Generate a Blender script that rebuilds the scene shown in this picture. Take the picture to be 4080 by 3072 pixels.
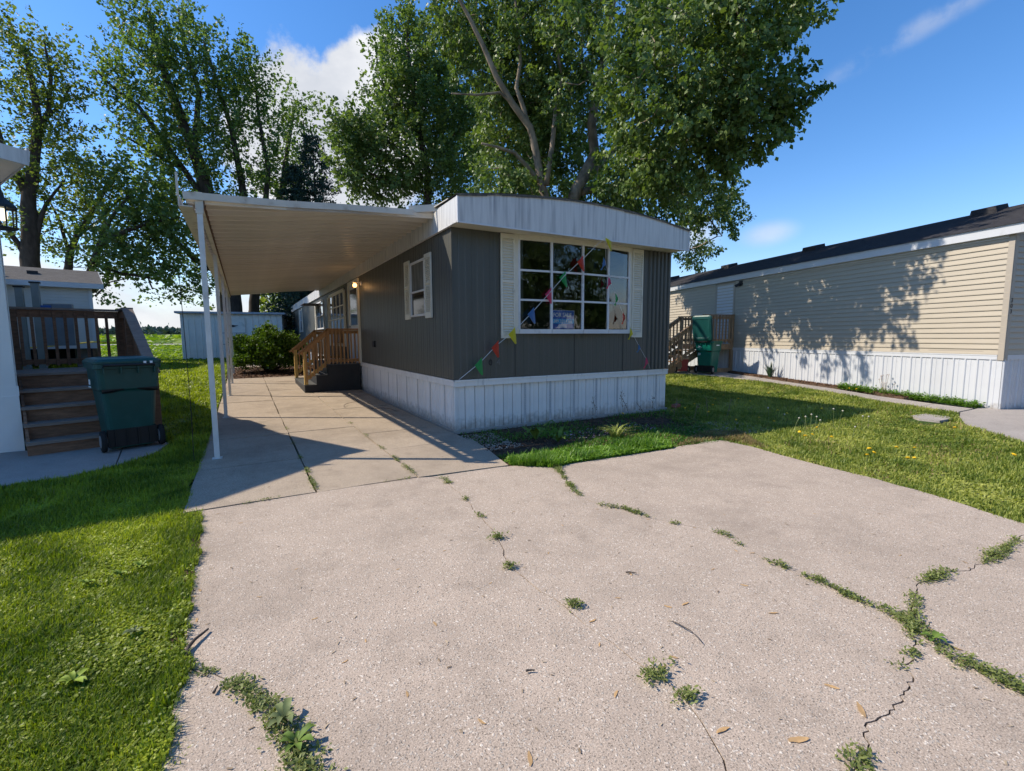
import bpy, bmesh, math, random
import numpy as np
from mathutils import Matrix, Vector, Euler
random.seed(7); rng = np.random.default_rng(11)
PI = math.pi
S = bpy.context.scene
COL = S.collection
for _o in list(bpy.data.objects): bpy.data.objects.remove(_o)

# ------------------------------------------------------------ camera
FPX = 1864.87; PITCH = .1028; ROLL = -.0058; YAW = .5188
CAM = np.array([-2.659, -6.370, 1.40])
_f = np.array([math.sin(YAW)*math.cos(PITCH), math.cos(YAW)*math.cos(PITCH), -math.sin(PITCH)])
_r0 = np.array([math.cos(YAW), -math.sin(YAW), 0.0]); _u0 = np.cross(_r0, _f)
_r = math.cos(ROLL)*_r0 + math.sin(ROLL)*_u0
_u = -math.sin(ROLL)*_r0 + math.cos(ROLL)*_u0
cd = bpy.data.cameras.new('camera'); cam = bpy.data.objects.new('camera', cd); COL.objects.link(cam)
cd.sensor_width = 36; cd.lens = FPX/4080*36; cd.clip_start = .05; cd.clip_end = 6000
M = Matrix.Identity(4)
for i in range(3):
    M[i][0] = _r[i]; M[i][1] = _u[i]; M[i][2] = -_f[i]; M[i][3] = CAM[i]
cam.matrix_world = M
S.camera = cam
KS = 4080/2212
def ray(x, y): return _f + _r*((x*KS-2040)/FPX) - _u*((y*KS-1536)/FPX)
def T(x, y):      # terrain height
    b = 0.0 if y < 4 else (min(.02*(y-4), .30) + (0 if y < 19 else .0109*(y-19)))
    t = min(max((x-5.5)/4.5, 0), 1); t = t*t*(3-2*t)
    r = t*min(max(.03*(y+3.4), 0), .24)
    return max(b, r)
def G(x, y, dz=0.0):     # where the line of sight through a photo point meets the terrain
    d = ray(x, y); t = (0-CAM[2])/d[2] if d[2] < 0 else 60
    for _ in range(12):
        p = CAM+d*t; z = T(p[0], p[1])+dz
        if d[2] >= -1e-4: break
        t = .5*t + .5*(z-CAM[2])/d[2]
    p = CAM+d*t
    return (p[0], p[1])
def PY(x, y, Y): d = ray(x, y); return CAM+d*((Y-CAM[1])/d[1])
def PXx(x, y, X): d = ray(x, y); return CAM+d*((X-CAM[0])/d[0])

# ------------------------------------------------------------ sky
SUN = np.array([-.92, .57, 1.0]); SUN = SUN/np.linalg.norm(SUN)
el = math.asin(SUN[2]); az = math.atan2(SUN[0], SUN[1])
W = bpy.data.worlds.new('World'); S.world = W; W.use_nodes = True
nt = W.node_tree; N = nt.nodes; L = nt.links; N.clear()
out = N.new('ShaderNodeOutputWorld'); bg = N.new('ShaderNodeBackground')
sky = N.new('ShaderNodeTexSky'); sky.sky_type = 'NISHITA'; sky.sun_disc = False
sky.sun_elevation = el; sky.sun_rotation = az; sky.air_density = 1.1; sky.dust_density = .15; sky.ozone_density = 4.5
bg.inputs[1].default_value = .135
tc = N.new('ShaderNodeTexCoord')
def wm(op, a, b=None, clamp=False):
    n = N.new('ShaderNodeMath'); n.operation = op; n.use_clamp = clamp
    for i, v in enumerate((a, b)):
        if v is None: continue
        if isinstance(v, (int, float)): n.inputs[i].default_value = v
        else: L.new(v, n.inputs[i])
    return n.outputs[0]
def wv(op, a, b):
    n = N.new('ShaderNodeVectorMath'); n.operation = op
    for i, v in enumerate((a, b)):
        if isinstance(v, (tuple, list, np.ndarray)): n.inputs[i].default_value = tuple(float(q) for q in v)
        else: L.new(v, n.inputs[i])
    return n.outputs['Value'] if op == 'DOT_PRODUCT' else n.outputs[0]
nrm = wv('NORMALIZE', tc.outputs['Generated'], (0, 0, 0)) if False else tc.outputs['Generated']
def blob(px, py, wx, wy, tilt=0.0):
    d = ray(px, py); d = d/np.linalg.norm(d)
    up = np.array([0, 0, 1.0]); a1 = np.cross(d, up); a1 /= np.linalg.norm(a1); a2 = np.cross(a1, d)
    c, s = math.cos(tilt), math.sin(tilt); b1 = c*a1+s*a2; b2 = -s*a1+c*a2
    v = wv('SUBTRACT', nrm, d)
    p = wm('DIVIDE', wv('DOT_PRODUCT', v, b1), wx/1011); q = wm('DIVIDE', wv('DOT_PRODUCT', v, b2), wy/1011)
    k = wm('DIVIDE', wv('DOT_PRODUCT', v, d), .5)
    r = wm('SQRT', wm('ADD', wm('ADD', wm('MULTIPLY', p, p), wm('MULTIPLY', q, q)), wm('MULTIPLY', k, k)))
    return wm('SUBTRACT', 1.0, r)
def wnoise(vec, scale, detail, rough=.55):
    n = N.new('ShaderNodeTexNoise'); L.new(vec, n.inputs['Vector']); n.inputs['Scale'].default_value = scale
    n.inputs['Detail'].default_value = detail; n.inputs['Roughness'].default_value = rough
    return n.outputs['Fac']
def smooth(v, lo, hi, a=0., b=1.):
    n = N.new('ShaderNodeMapRange'); n.interpolation_type = 'SMOOTHSTEP'; L.new(v, n.inputs[0])
    n.inputs[1].default_value = lo; n.inputs[2].default_value = hi; n.inputs[3].default_value = a; n.inputs[4].default_value = b
    return n.outputs[0]
stv = wv('MULTIPLY', nrm, (1, 1, 2.2))
n1 = wnoise(nrm, 5.5, 11, .6); n2 = wnoise(stv, 3.0, 9, .55); n3 = wnoise(nrm, 26, 5, .6)
puff = wm('MAXIMUM', blob(715, 365, 215, 200, -.3), wm('MAXIMUM', blob(625, 330, 110, 180), blob(800, 200, 120, 100, .5)))
puff = wm('ADD', puff, wm('MULTIPLY', wm('SUBTRACT', n1, .5), 1.1))
puff = wm('ADD', puff, wm('MULTIPLY', wm('SUBTRACT', n3, .5), .25))
puff = smooth(puff, .08, .28)
sep = N.new('ShaderNodeSeparateXYZ'); L.new(nrm, sep.inputs[0]); Zc = sep.outputs[2]
low = wm('ADD', smooth(Zc, .0, .24, .62, 0.0), wm('MULTIPLY', wm('SUBTRACT', n2, .5), 1.7))
low = wm('ADD', low, wm('MULTIPLY', smooth(blob(420, 560, 520, 330), 0, .8), .28))
low = smooth(low, .42, .80, 0, .92)
wisp = wm('MULTIPLY', smooth(blob(1985, 62, 175, 22, .29), 0, .9), smooth(wnoise(nrm, 18, 6), .38, .68)); wisp = wm('MULTIPLY', wisp, .30)
wisp2 = wm('MULTIPLY', smooth(blob(1660, 505, 62, 30, .1), 0, .9), .5)
wisp3 = wm('MULTIPLY', smooth(blob(1500, 510, 60, 50, .1), 0, .9), .6)
cov = wm('MAXIMUM', wm('MAXIMUM', puff, low), wm('MAXIMUM', wm('MAXIMUM', wisp, wisp2), wisp3), True)
shade = smooth(wm('ADD', n2, wm('MULTIPLY', n1, .6)), .55, 1.05)
cc = N.new('ShaderNodeMixRGB'); L.new(shade, cc.inputs[0]); cc.inputs[1].default_value = (3.3, 3.5, 3.9, 1); cc.inputs[2].default_value = (5.4, 5.4, 5.5, 1)
hs = N.new('ShaderNodeHueSaturation'); hs.inputs['Saturation'].default_value = 1.23; hs.inputs['Value'].default_value = 1.0; L.new(sky.outputs[0], hs.inputs['Color'])
tn = wv('MULTIPLY', hs.outputs[0], (1.08, .98, 1.03))
mx = N.new('ShaderNodeMixRGB'); L.new(cov, mx.inputs[0]); L.new(tn, mx.inputs[1]); L.new(cc.outputs[0], mx.inputs[2])
L.new(mx.outputs[0], bg.inputs[0]); L.new(bg.outputs[0], out.inputs[0])

# ------------------------------------------------------------ sun
sd = bpy.data.lights.new('sun', 'SUN'); sd.energy = 4.1; sd.angle = math.radians(.53); sd.color = (1, .91, .77)
so = bpy.data.objects.new('sun', sd); COL.objects.link(so)
so.rotation_euler = Vector(tuple(-SUN)).to_track_quat('-Z', 'Y').to_euler()
S.view_settings.view_transform = 'Standard'; S.view_settings.look = 'None'
S.view_settings.exposure = 0.55; S.view_settings.gamma = 1; S.view_settings.use_curve_mapping = False
S.cycles.max_bounces = 6; S.cycles.transparent_max_bounces = 6; S.cycles.diffuse_bounces = 3; S.cycles.glossy_bounces = 3

# ------------------------------------------------------------ helpers
def tag(o, label=None, cat=None, group=None, kind=None):
    if label: o['label'] = label
    if cat: o['category'] = cat
    if group: o['group'] = group
    if kind: o['kind'] = kind
    return o
def thing(name, label, cat, loc=(0, 0, 0), rz=0, group=None):
    o = bpy.data.objects.new(name, None); COL.objects.link(o); o.empty_display_size = .2
    o.location = loc; o.rotation_euler = (0, 0, rz)
    return tag(o, label, cat, group)
def link(name, me, parent=None, loc=None, rot=None):
    o = bpy.data.objects.new(name, me); COL.objects.link(o)
    if parent is not None: o.parent = parent
    if loc is not None: o.location = loc
    if rot is not None: o.rotation_euler = rot
    return o
class MB:
    def __init__(s): s.v = []; s.f = []
    def add(s, vs, fs):
        b = len(s.v); s.v += [tuple(map(float, q)) for q in vs]; s.f += [tuple(b+i for i in f) for f in fs]; return s
    def box(s, x0, x1, y0, y1, z0, z1):
        v = [(x0, y0, z0), (x1, y0, z0), (x1, y1, z0), (x0, y1, z0), (x0, y0, z1), (x1, y0, z1), (x1, y1, z1), (x0, y1, z1)]
        return s.add(v, [(0, 3, 2, 1), (4, 5, 6, 7), (0, 1, 5, 4), (1, 2, 6, 5), (2, 3, 7, 6), (3, 0, 4, 7)])
    def bar(s, a, b, w, h, up=(0, 0, 1)):      # rectangular bar from a to b
        a = np.array(a, float); b = np.array(b, float); d = b-a; d = d/np.linalg.norm(d)
        up = np.array(up, float)
        if abs(d@up) > .99: up = np.array([0, 1.0, 0])
        sd_ = np.cross(d, up); sd_ /= np.linalg.norm(sd_); u2 = np.cross(sd_, d)
        v = [p+sd_*i*w/2+u2*j*h/2 for p in (a, b) for i, j in ((-1, -1), (1, -1), (1, 1), (-1, 1))]
        return s.add(v, [(3, 2, 1, 0), (4, 5, 6, 7), (0, 1, 5, 4), (1, 2, 6, 5), (2, 3, 7, 6), (3, 0, 4, 7)])
    def tube(s, pts, rad, n=6, cap=True):
        pts = [np.array(p, float) for p in pts]
        if isinstance(rad, (int, float)): rad = [rad]*len(pts)
        vs = []; prev = None
        for i, p in enumerate(pts):
            d = pts[min(i+1, len(pts)-1)]-pts[max(i-1, 0)]; d = d/(np.linalg.norm(d)+1e-9)
            a = prev if prev is not None else (np.array([1., 0, 0]) if abs(d[0]) < .9 else np.array([0, 1., 0]))
            a = a-d*(a@d); a /= np.linalg.norm(a)+1e-9; prev = a; b = np.cross(d, a)
            vs += [p+rad[i]*(math.cos(2*PI*k/n)*a+math.sin(2*PI*k/n)*b) for k in range(n)]
        fs = [(i*n+k, i*n+(k+1) % n, (i+1)*n+(k+1) % n, (i+1)*n+k) for i in range(len(pts)-1) for k in range(n)]
        if cap: fs += [tuple(range(n))[::-1], tuple((len(pts)-1)*n+k for k in range(n))]
        return s.add(vs, fs)
    def lathe(s, prof, c=(0, 0, 0), n=12):     # prof: (radius, z)
        vs = [(c[0]+r*math.cos(2*PI*k/n), c[1]+r*math.sin(2*PI*k/n), c[2]+z) for r, z in prof for k in range(n)]
        fs = [(i*n+k, i*n+(k+1) % n, (i+1)*n+(k+1) % n, (i+1)*n+k) for i in range(len(prof)-1) for k in range(n)]
        fs += [tuple(range(n))[::-1], tuple((len(prof)-1)*n+k for k in range(n))]
        return s.add(vs, fs)
    def prism(s, poly, z0, z1):
        n = len(poly); v = [(x, y, z0) for x, y in poly]+[(x, y, z1) for x, y in poly]
        return s.add(v, [tuple(range(n))[::-1], tuple(range(n, 2*n))]+[(i, (i+1) % n, n+(i+1) % n, n+i) for i in range(n)])
    def loft(s, rings, cap=True):              # rings: lists of equal-length 3D loops
        n = len(rings[0]); vs = [p for r in rings for p in r]
        fs = [(i*n+k, i*n+(k+1) % n, (i+1)*n+(k+1) % n, (i+1)*n+k) for i in range(len(rings)-1) for k in range(n)]
        if cap: fs += [tuple(range(n))[::-1], tuple((len(rings)-1)*n+k for k in range(n))]
        return s.add(vs, fs)
    def mesh(s, name, mat, smooth=False, bev=0):
        me = bpy.data.meshes.new(name); me.from_pydata(s.v, [], s.f); me.materials.append(mat)
        if bev:
            bm = bmesh.new(); bm.from_mesh(me)
            bmesh.ops.bevel(bm, geom=[e for e in bm.edges], offset=bev, segments=1, affect='EDGES'); bm.to_mesh(me); bm.free()
        if smooth: me.polygons.foreach_set('use_smooth', [True]*len(me.polygons))
        me.update(); return me
    def build(s, name, mat, parent=None, loc=None, rot=None, smooth=False, bev=0):
        return link(name, s.mesh(name, mat, smooth, bev), parent, loc, rot)
def big_mesh(name, verts, loops, sizes, mat, tint=None, smooth=False):
    me = bpy.data.meshes.new(name); nv = len(verts); nf = len(sizes)
    me.vertices.add(nv); me.vertices.foreach_set('co', np.asarray(verts, np.float32).ravel())
    me.loops.add(len(loops)); me.loops.foreach_set('vertex_index', np.asarray(loops, np.int32))
    me.polygons.add(nf); st = np.concatenate([[0], np.cumsum(sizes)[:-1]]).astype(np.int32)
    me.polygons.foreach_set('loop_start', st); me.polygons.foreach_set('loop_total', np.asarray(sizes, np.int32))
    if smooth: me.polygons.foreach_set('use_smooth', np.ones(nf, bool))
    me.materials.append(mat)
    if tint is not None:
        a = me.attributes.new('tint', 'FLOAT', 'POINT'); a.data.foreach_set('value', np.asarray(tint, np.float32))
    me.update(calc_edges=True); return me

# ------------------------------------------------------------ materials
def mk(name, col, rough=.6, var=.12, vs=3.0, bump=0.0, bs=60.0, stretch=(1, 1, 1), spec=.4, metal=0.0, stain=None, ss=2.0, st=(.5, .75), sstretch=(1, 1, 1), coat=0.0, fine=0.0, fs=200, rnd=0.0, splash=None):
    m = bpy.data.materials.new(name); m.use_nodes = True; nt = m.node_tree; n = nt.nodes; l = nt.links
    p = n['Principled BSDF']; p.inputs['Roughness'].default_value = rough; p.inputs['Metallic'].default_value = metal
    p.inputs['Specular IOR Level'].default_value = spec; p.inputs['Coat Weight'].default_value = coat
    tc = n.new('ShaderNodeTexCoord')
    def mapped(s):
        mp = n.new('ShaderNodeMapping'); mp.inputs['Scale'].default_value = s; l.new(tc.outputs['Object'], mp.inputs[0]); return mp.outputs[0]
    def noise(vec, s, d=5):
        q = n.new('ShaderNodeTexNoise'); l.new(vec, q.inputs['Vector']); q.inputs['Scale'].default_value = s; q.inputs['Detail'].default_value = d; return q.outputs['Fac']
    v1 = mapped(stretch); f = noise(v1, vs)
    ramp = n.new('ShaderNodeMapRange'); l.new(f, ramp.inputs[0]); ramp.inputs[1].default_value = .3; ramp.inputs[2].default_value = .7
    ramp.inputs[3].default_value = 1-var; ramp.inputs[4].default_value = 1+var
    vm = n.new('ShaderNodeVectorMath'); vm.operation = 'SCALE'; vm.inputs[0].default_value = col[:3]; l.new(ramp.outputs[0], vm.inputs['Scale'])
    c = vm.outputs[0]
    if fine:
        f2 = noise(v1, fs, 3); r2 = n.new('ShaderNodeMapRange'); l.new(f2, r2.inputs[0]); r2.inputs[1].default_value = .35; r2.inputs[2].default_value = .65
        r2.inputs[3].default_value = 1-fine; r2.inputs[4].default_value = 1+fine
        v3 = n.new('ShaderNodeVectorMath'); v3.operation = 'SCALE'; l.new(c, v3.inputs[0]); l.new(r2.outputs[0], v3.inputs['Scale']); c = v3.outputs[0]
    if rnd:
        oi = n.new('ShaderNodeObjectInfo'); r3 = n.new('ShaderNodeMapRange'); l.new(oi.outputs['Random'], r3.inputs[0]); r3.inputs[3].default_value = 1-rnd; r3.inputs[4].default_value = 1+rnd
        v4 = n.new('ShaderNodeVectorMath'); v4.operation = 'SCALE'; l.new(c, v4.inputs[0]); l.new(r3.outputs[0], v4.inputs['Scale']); c = v4.outputs[0]
    if stain:
        g = noise(mapped(sstretch), ss, 8); r = n.new('ShaderNodeMapRange'); r.interpolation_type = 'SMOOTHSTEP'; l.new(g, r.inputs[0])
        r.inputs[1].default_value = st[0]; r.inputs[2].default_value = st[1]
        mm = n.new('ShaderNodeMixRGB'); l.new(r.outputs[0], mm.inputs[0]); l.new(c, mm.inputs[1]); mm.inputs[2].default_value = (*stain, 1); c = mm.outputs[0]
    if splash:
        sz = n.new('ShaderNodeSeparateXYZ'); l.new(tc.outputs['Object'], sz.inputs[0]); ad = n.new('ShaderNodeMath'); ad.operation = 'MULTIPLY_ADD'
        oi2 = n.new('ShaderNodeObjectInfo'); va_ = n.new('ShaderNodeVectorMath'); va_.operation = 'ADD'; l.new(tc.outputs['Object'], va_.inputs[0]); l.new(oi2.outputs['Location'], va_.inputs[1])
        l.new(noise(va_.outputs[0], 14, 6), ad.inputs[0]); ad.inputs[1].default_value = -.30; l.new(sz.outputs[2], ad.inputs[2])
        r5 = n.new('ShaderNodeMapRange'); l.new(ad.outputs[0], r5.inputs[0]); r5.inputs[1].default_value = splash-.15; r5.inputs[2].default_value = -.13; r5.inputs[3].default_value = 0; r5.inputs[4].default_value = .7
        m5 = n.new('ShaderNodeMixRGB'); l.new(r5.outputs[0], m5.inputs[0]); l.new(c, m5.inputs[1]); m5.inputs[2].default_value = (.20, .155, .11, 1); c = m5.outputs[0]
    l.new(c, p.inputs['Base Color'])
    if bump:
        b = n.new('ShaderNodeBump'); b.inputs['Strength'].default_value = bump; b.inputs['Distance'].default_value = .01
        l.new(noise(v1, bs, 6), b.inputs['Height']); l.new(b.outputs[0], p.inputs['Normal'])
    return m
def leafmat(name, c1, c2, rough=.42, trans=.35, spec=.5):
    m = bpy.data.materials.new(name); m.use_nodes = True; nt = m.node_tree; n = nt.nodes; l = nt.links
    p = n['Principled BSDF']; a = n.new('ShaderNodeAttribute'); a.attribute_name = 'tint'
    mix = n.new('ShaderNodeMixRGB'); l.new(a.outputs['Fac'], mix.inputs[0]); mix.inputs[1].default_value = (*c1, 1); mix.inputs[2].default_value = (*c2, 1)
    l.new(mix.outputs[0], p.inputs['Base Color']); p.inputs['Roughness'].default_value = rough; p.inputs['Specular IOR Level'].default_value = spec
    tr = n.new('ShaderNodeBsdfTranslucent'); sc = n.new('ShaderNodeVectorMath'); sc.operation = 'MULTIPLY'; l.new(mix.outputs[0], sc.inputs[0]); sc.inputs[1].default_value = (1.5, 1.6, .6)
    l.new(sc.outputs[0], tr.inputs[0]); ms = n.new('ShaderNodeMixShader'); ms.inputs[0].default_value = trans
    l.new(p.outputs[0], ms.inputs[1]); l.new(tr.outputs[0], ms.inputs[2]); l.new(ms.outputs[0], n['Material Output'].inputs[0]); return m
def concrete(name, base, peb, dark, sc=62, stain=.75):
    m = bpy.data.materials.new(name); m.use_nodes = True; nt = m.node_tree; n = nt.nodes; l = nt.links
    p = n['Principled BSDF']; p.inputs['Roughness'].default_value = .85; p.inputs['Specular IOR Level'].default_value = .25
    tc = n.new('ShaderNodeTexCoord'); O = tc.outputs['Object']
    def noise(s, d=4, r=.5):
        q = n.new('ShaderNodeTexNoise'); l.new(O, q.inputs['Vector']); q.inputs['Scale'].default_value = s; q.inputs['Detail'].default_value = d; q.inputs['Roughness'].default_value = r; return q.outputs['Fac']
    def rng_(v, a, b, c=0., d=1.):
        q = n.new('ShaderNodeMapRange'); l.new(v, q.inputs[0]); q.inputs[1].default_value = a; q.inputs[2].default_value = b; q.inputs[3].default_value = c; q.inputs[4].default_value = d; return q.outputs[0]
    def mixc(f, a, b):
        q = n.new('ShaderNodeMixRGB'); l.new(f, q.inputs[0])
        for i, v in ((1, a), (2, b)):
            if isinstance(v, tuple): q.inputs[i].default_value = (*v, 1)
            else: l.new(v, q.inputs[i])
        return q.outputs[0]
    def mathn(op, a, b):
        q = n.new('ShaderNodeMath'); q.operation = op
        for i, v in enumerate((a, b)):
            if isinstance(v, (int, float)): q.inputs[i].default_value = v
            else: l.new(v, q.inputs[i])
        return q.outputs[0]
    wp = n.new('ShaderNodeTexNoise'); l.new(O, wp.inputs['Vector']); wp.inputs['Scale'].default_value = 30
    wa = n.new('ShaderNodeVectorMath'); wa.operation = 'SCALE'; wa.inputs['Scale'].default_value = .03; l.new(wp.outputs['Color'], wa.inputs[0])
    wb = n.new('ShaderNodeVectorMath'); wb.operation = 'ADD'; l.new(O, wb.inputs[0]); l.new(wa.outputs[0], wb.inputs[1])
    def vor(s, rnd=1.0):
        q = n.new('ShaderNodeTexVoronoi'); l.new(wb.outputs[0], q.inputs['Vector']); q.inputs['Scale'].default_value = s; q.inputs['Randomness'].default_value = rnd; return q
    va = vor(sc); vb = vor(sc*2.1)
    c = mixc(rng_(noise(4, 6, .65), .3, .7), base, tuple(x*.86 for x in base))
    # exposed aggregate: pale pebbles of random tone, fine dark grit between
    hs = n.new('ShaderNodeSeparateColor'); l.new(va.outputs['Color'], hs.inputs[0])
    isp = mathn('MULTIPLY', rng_(va.outputs['Distance'], .36, .28), rng_(hs.outputs[0], .25, .40))
    c = mixc(isp, c, mixc(rng_(hs.outputs[1], .25, .8), peb, tuple(x*.62 for x in peb)))
    hb = n.new('ShaderNodeSeparateColor'); l.new(vb.outputs['Color'], hb.inputs[0])
    isd = mathn('MULTIPLY', rng_(vb.outputs['Distance'], .42, .3), rng_(hb.outputs[0], .55, .68)); isd = mathn('MULTIPLY', isd, .8)
    c = mixc(isd, c, dark)
    isw = mathn('MULTIPLY', rng_(vb.outputs['Distance'], .42, .3), rng_(hb.outputs[1], .72, .8)); isw = mathn('MULTIPLY', isw, .55)
    c = mixc(isw, c, peb)
    c = mixc(rng_(noise(.9, 7, .7), .48, .72, 0, stain*.5), c, tuple(x*.55 for x in base))
    c = mixc(rng_(noise(7.3, 3, .6), .70, .78, 0, .45), c, tuple(x*.35 for x in base))
    c = mixc(rng_(noise(.35, 4, .6), .50, .62, 0, .22), c, tuple(x*.62 for x in base))
    c = mixc(rng_(noise(2.7, 8, .7), .56, .74, 0, stain*.45), c, tuple(x*.5 for x in base))
    fm = n.new('ShaderNodeVectorMath'); fm.operation = 'SCALE'; l.new(c, fm.inputs[0]); l.new(rng_(noise(170, 3, .7), .35, .65, .66, 1.34), fm.inputs['Scale']); c = fm.outputs[0]
    l.new(c, p.inputs['Base Color'])
    h = mathn('ADD', mathn('MULTIPLY', isp, .35), mathn('MULTIPLY', noise(110, 4), .55)); h = mathn('SUBTRACT', h, mathn('MULTIPLY', isd, .4))
    b = n.new('ShaderNodeBump'); b.inputs['Strength'].default_value = .65; b.inputs['Distance'].default_value = .006
    l.new(h, b.inputs['Height']); l.new(b.outputs[0], p.inputs['Normal']); return m
def glassy(name, tint=(.012, .014, .016), rough=.06, mixf=None):
    m = bpy.data.materials.new(name); m.use_nodes = True; nt = m.node_tree; n = nt.nodes; l = nt.links
    if mixf is None:
        p = n['Principled BSDF']; p.inputs['Base Color'].default_value = (*tint, 1); p.inputs['Roughness'].default_value = rough; p.inputs['Specular IOR Level'].default_value = .18
        return m
    n.remove(n['Principled BSDF']); g = n.new('ShaderNodeBsdfGlossy'); g.inputs['Roughness'].default_value = .01; t = n.new('ShaderNodeBsdfTransparent'); t.inputs[0].default_value = (*tint, 1)
    fr = n.new('ShaderNodeFresnel'); fr.inputs[0].default_value = 1.5; a = n.new('ShaderNodeMath'); a.operation = 'MULTIPLY_ADD'; l.new(fr.outputs[0], a.inputs[0]); a.inputs[1].default_value = 1.6; a.inputs[2].default_value = mixf; a.use_clamp = True
    # slight waviness of old panes
    tc = n.new('ShaderNodeTexCoord'); q = n.new('ShaderNodeTexNoise'); q.inputs['Scale'].default_value = 5; l.new(tc.outputs['Object'], q.inputs['Vector'])
    b = n.new('ShaderNodeBump'); b.inputs['Strength'].default_value = .12; b.inputs['Distance'].default_value = .02; l.new(q.outputs['Fac'], b.inputs['Height']); l.new(b.outputs[0], g.inputs['Normal'])
    ms = n.new('ShaderNodeMixShader'); l.new(a.outputs[0], ms.inputs[0]); l.new(t.outputs[0], ms.inputs[1]); l.new(g.outputs[0], ms.inputs[2]); l.new(ms.outputs[0], n['Material Output'].inputs[0]); return m
def emit(name, col, st):
    m = bpy.data.materials.new(name); m.use_nodes = True; p = m.node_tree.nodes['Principled BSDF']
    p.inputs['Base Color'].default_value = (*col, 1); p.inputs['Emission Color'].default_value = (*col, 1); p.inputs['Emission Strength'].default_value = st; return m

GRAY = mk('grey_siding_paint', (.076, .076, .066), .45, .10, 2.5, .05, 30, (1, 1, .25), .5, stain=(.085, .084, .076), ss=3, st=(.5, .9), sstretch=(5, 5, .4), fine=.06)
WHITE = mk('white_trim_paint', (.62, .62, .63), .5, .06, 3, .04, 50, spec=.35, stain=(.30, .29, .27), ss=5, st=(.56, .86))
FASC = mk('weathered_white_fascia', (.60, .59, .575), .45, .08, 4, .05, 50, (6, 6, .5), .4, stain=(.27, .27, .28), ss=2.2, st=(.46, .86), sstretch=(9, 9, .5), fine=.05)
CREAM = mk('cream_painted_wood', (.66, .62, .52), .5, .05, 5, .04, 50, spec=.3, stain=(.35, .31, .25), ss=6, st=(.6, .9))
SKIRT = mk('white_skirting_vinyl', (.73, .72, .70), .45, .05, 4, .03, 50, spec=.4, stain=(.25, .26, .25), ss=3, st=(.56, .9), sstretch=(6, 6, .8), rnd=.045, splash=.22)
PERF = mk('perforated_skirting', (.46, .47, .48), .5, .35, 95, .6, 95, spec=.3)
SEAM = mk('dark_skirt_void', (.10, .10, .10), .9)
ROOFT = mk('tar_roof_edge', (.10, .095, .085), .9, .3, 12, .5, 40, spec=.1, stain=(.22, .19, .15), ss=9, st=(.5, .7))
CARP = mk('cream_carport_metal', (.60, .545, .47), .32, .06, 3, .03, 30, spec=.5, stain=(.30, .22, .15), ss=2.5, st=(.55, .85), sstretch=(.5, 4, 1), rnd=.07)
CARPW = mk('weathered_carport_white', (.60, .55, .47), .4, .08, 5, .05, 40, spec=.4, stain=(.24, .17, .11), ss=6, st=(.54, .8))
POST = mk('white_post_metal', (.62, .62, .60), .4, .08, 6, .05, 40, spec=.4, stain=(.32, .25, .18), ss=9, st=(.58, .82), sstretch=(1, 1, .5))
RUST = mk('rusty_metal', (.13, .075, .045), .8, .4, 18, .4, 60, spec=.2)
CEDAR = mk('cedar_wood', (.37, .195, .08), .6, .2, 6, .25, 30, (8, 8, .8), .3, rnd=.18, fine=.1, fs=40)
CEDARL = mk('pale_pine_post', (.52, .33, .10), .6, .2, 6, .25, 30, (8, 8, .8), .3, rnd=.1)
DECKW = mk('aged_deck_wood', (.21, .115, .07), .75, .25, 6, .3, 30, (1, 6, 6), .2, rnd=.2, fine=.1, fs=40)
DECKG = mk('greyed_deck_tread', (.25, .20, .165), .8, .2, 6, .3, 30, (1, 8, 8), .2, rnd=.1)
TREATED = mk('treated_lumber', (.32, .20, .11), .7, .22, 6, .3, 30, (6, 6, 1), .25, rnd=.2)
BLACKP = mk('black_step_paint', (.018, .018, .02), .55, .2, 5, .1, 40, spec=.35)
CARPET = mk('grey_step_carpet', (.10, .10, .095), .95, .15, 40, .5, 200, spec=.1)
TAN = mk('tan_vinyl_siding', (.42, .365, .285), .5, .035, 2, .02, 60, (1, 1, 6), .35, fine=.03, fs=60, rnd=.015)
TANT = mk('tan_corner_trim', (.38, .33, .27), .5, .04, 3, .02, 60, spec=.35)
RWHITE = mk('bright_white_vinyl', (.53, .54, .56), .42, .03, 3, .02, 50, spec=.4, stain=(.4, .4, .38), ss=3, st=(.58, .95), sstretch=(3, 3, 1), rnd=.03, splash=.16)
SHING = mk('dark_shingles', (.045, .043, .046), .9, .3, 9, .6, 120, (1, 4, 4), .15, fine=.35, fs=70)
SHING2 = mk('brown_grey_shingles', (.16, .145, .13), .9, .25, 5, .6, 120, (1, 4, 4), .15, fine=.35, fs=60)
BLUEG = mk('pale_blue_grey_siding', (.54, .53, .51), .55, .04, 3, .02, 60, spec=.3)
LWHITE = mk('left_house_white_siding', (.82, .80, .76), .5, .04, 3, .02, 60, spec=.35)
SHEDM = mk('pale_shed_metal', (.84, .80, .73), .45, .06, 4, .05, 40, spec=.4, stain=(.20, .24, .20), ss=2.0, st=(.6, .85), rnd=.03)
BIN = mk('dark_green_bin_plastic', (.006, .065, .058), .42, .12, 6, .05, 60, spec=.4, stain=(.03, .10, .09), ss=5, st=(.5, .9))
BINR = mk('green_bin_plastic', (.0, .12, .085), .38, .1, 6, .04, 60, spec=.4)
BLK = mk('black_plastic', (.012, .012, .013), .5, .1, 6, spec=.35)
RUB = mk('black_rubber', (.02, .02, .02), .8, .1, 6, spec=.2)
MGRAY = mk('grey_galvanised', (.26, .27, .28), .4, .15, 8, .1, 60, metal=.4)
REDP = mk('red_plastic', (.33, .03, .03), .4, .1, 6, spec=.4)
BARKL = mk('grey_tan_bark', (.27, .215, .16), .9, .3, 7, .9, 28, (1, 1, .35), .1, stain=(.12, .10, .075), ss=4, st=(.45, .75), sstretch=(1, 1, .6))
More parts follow.
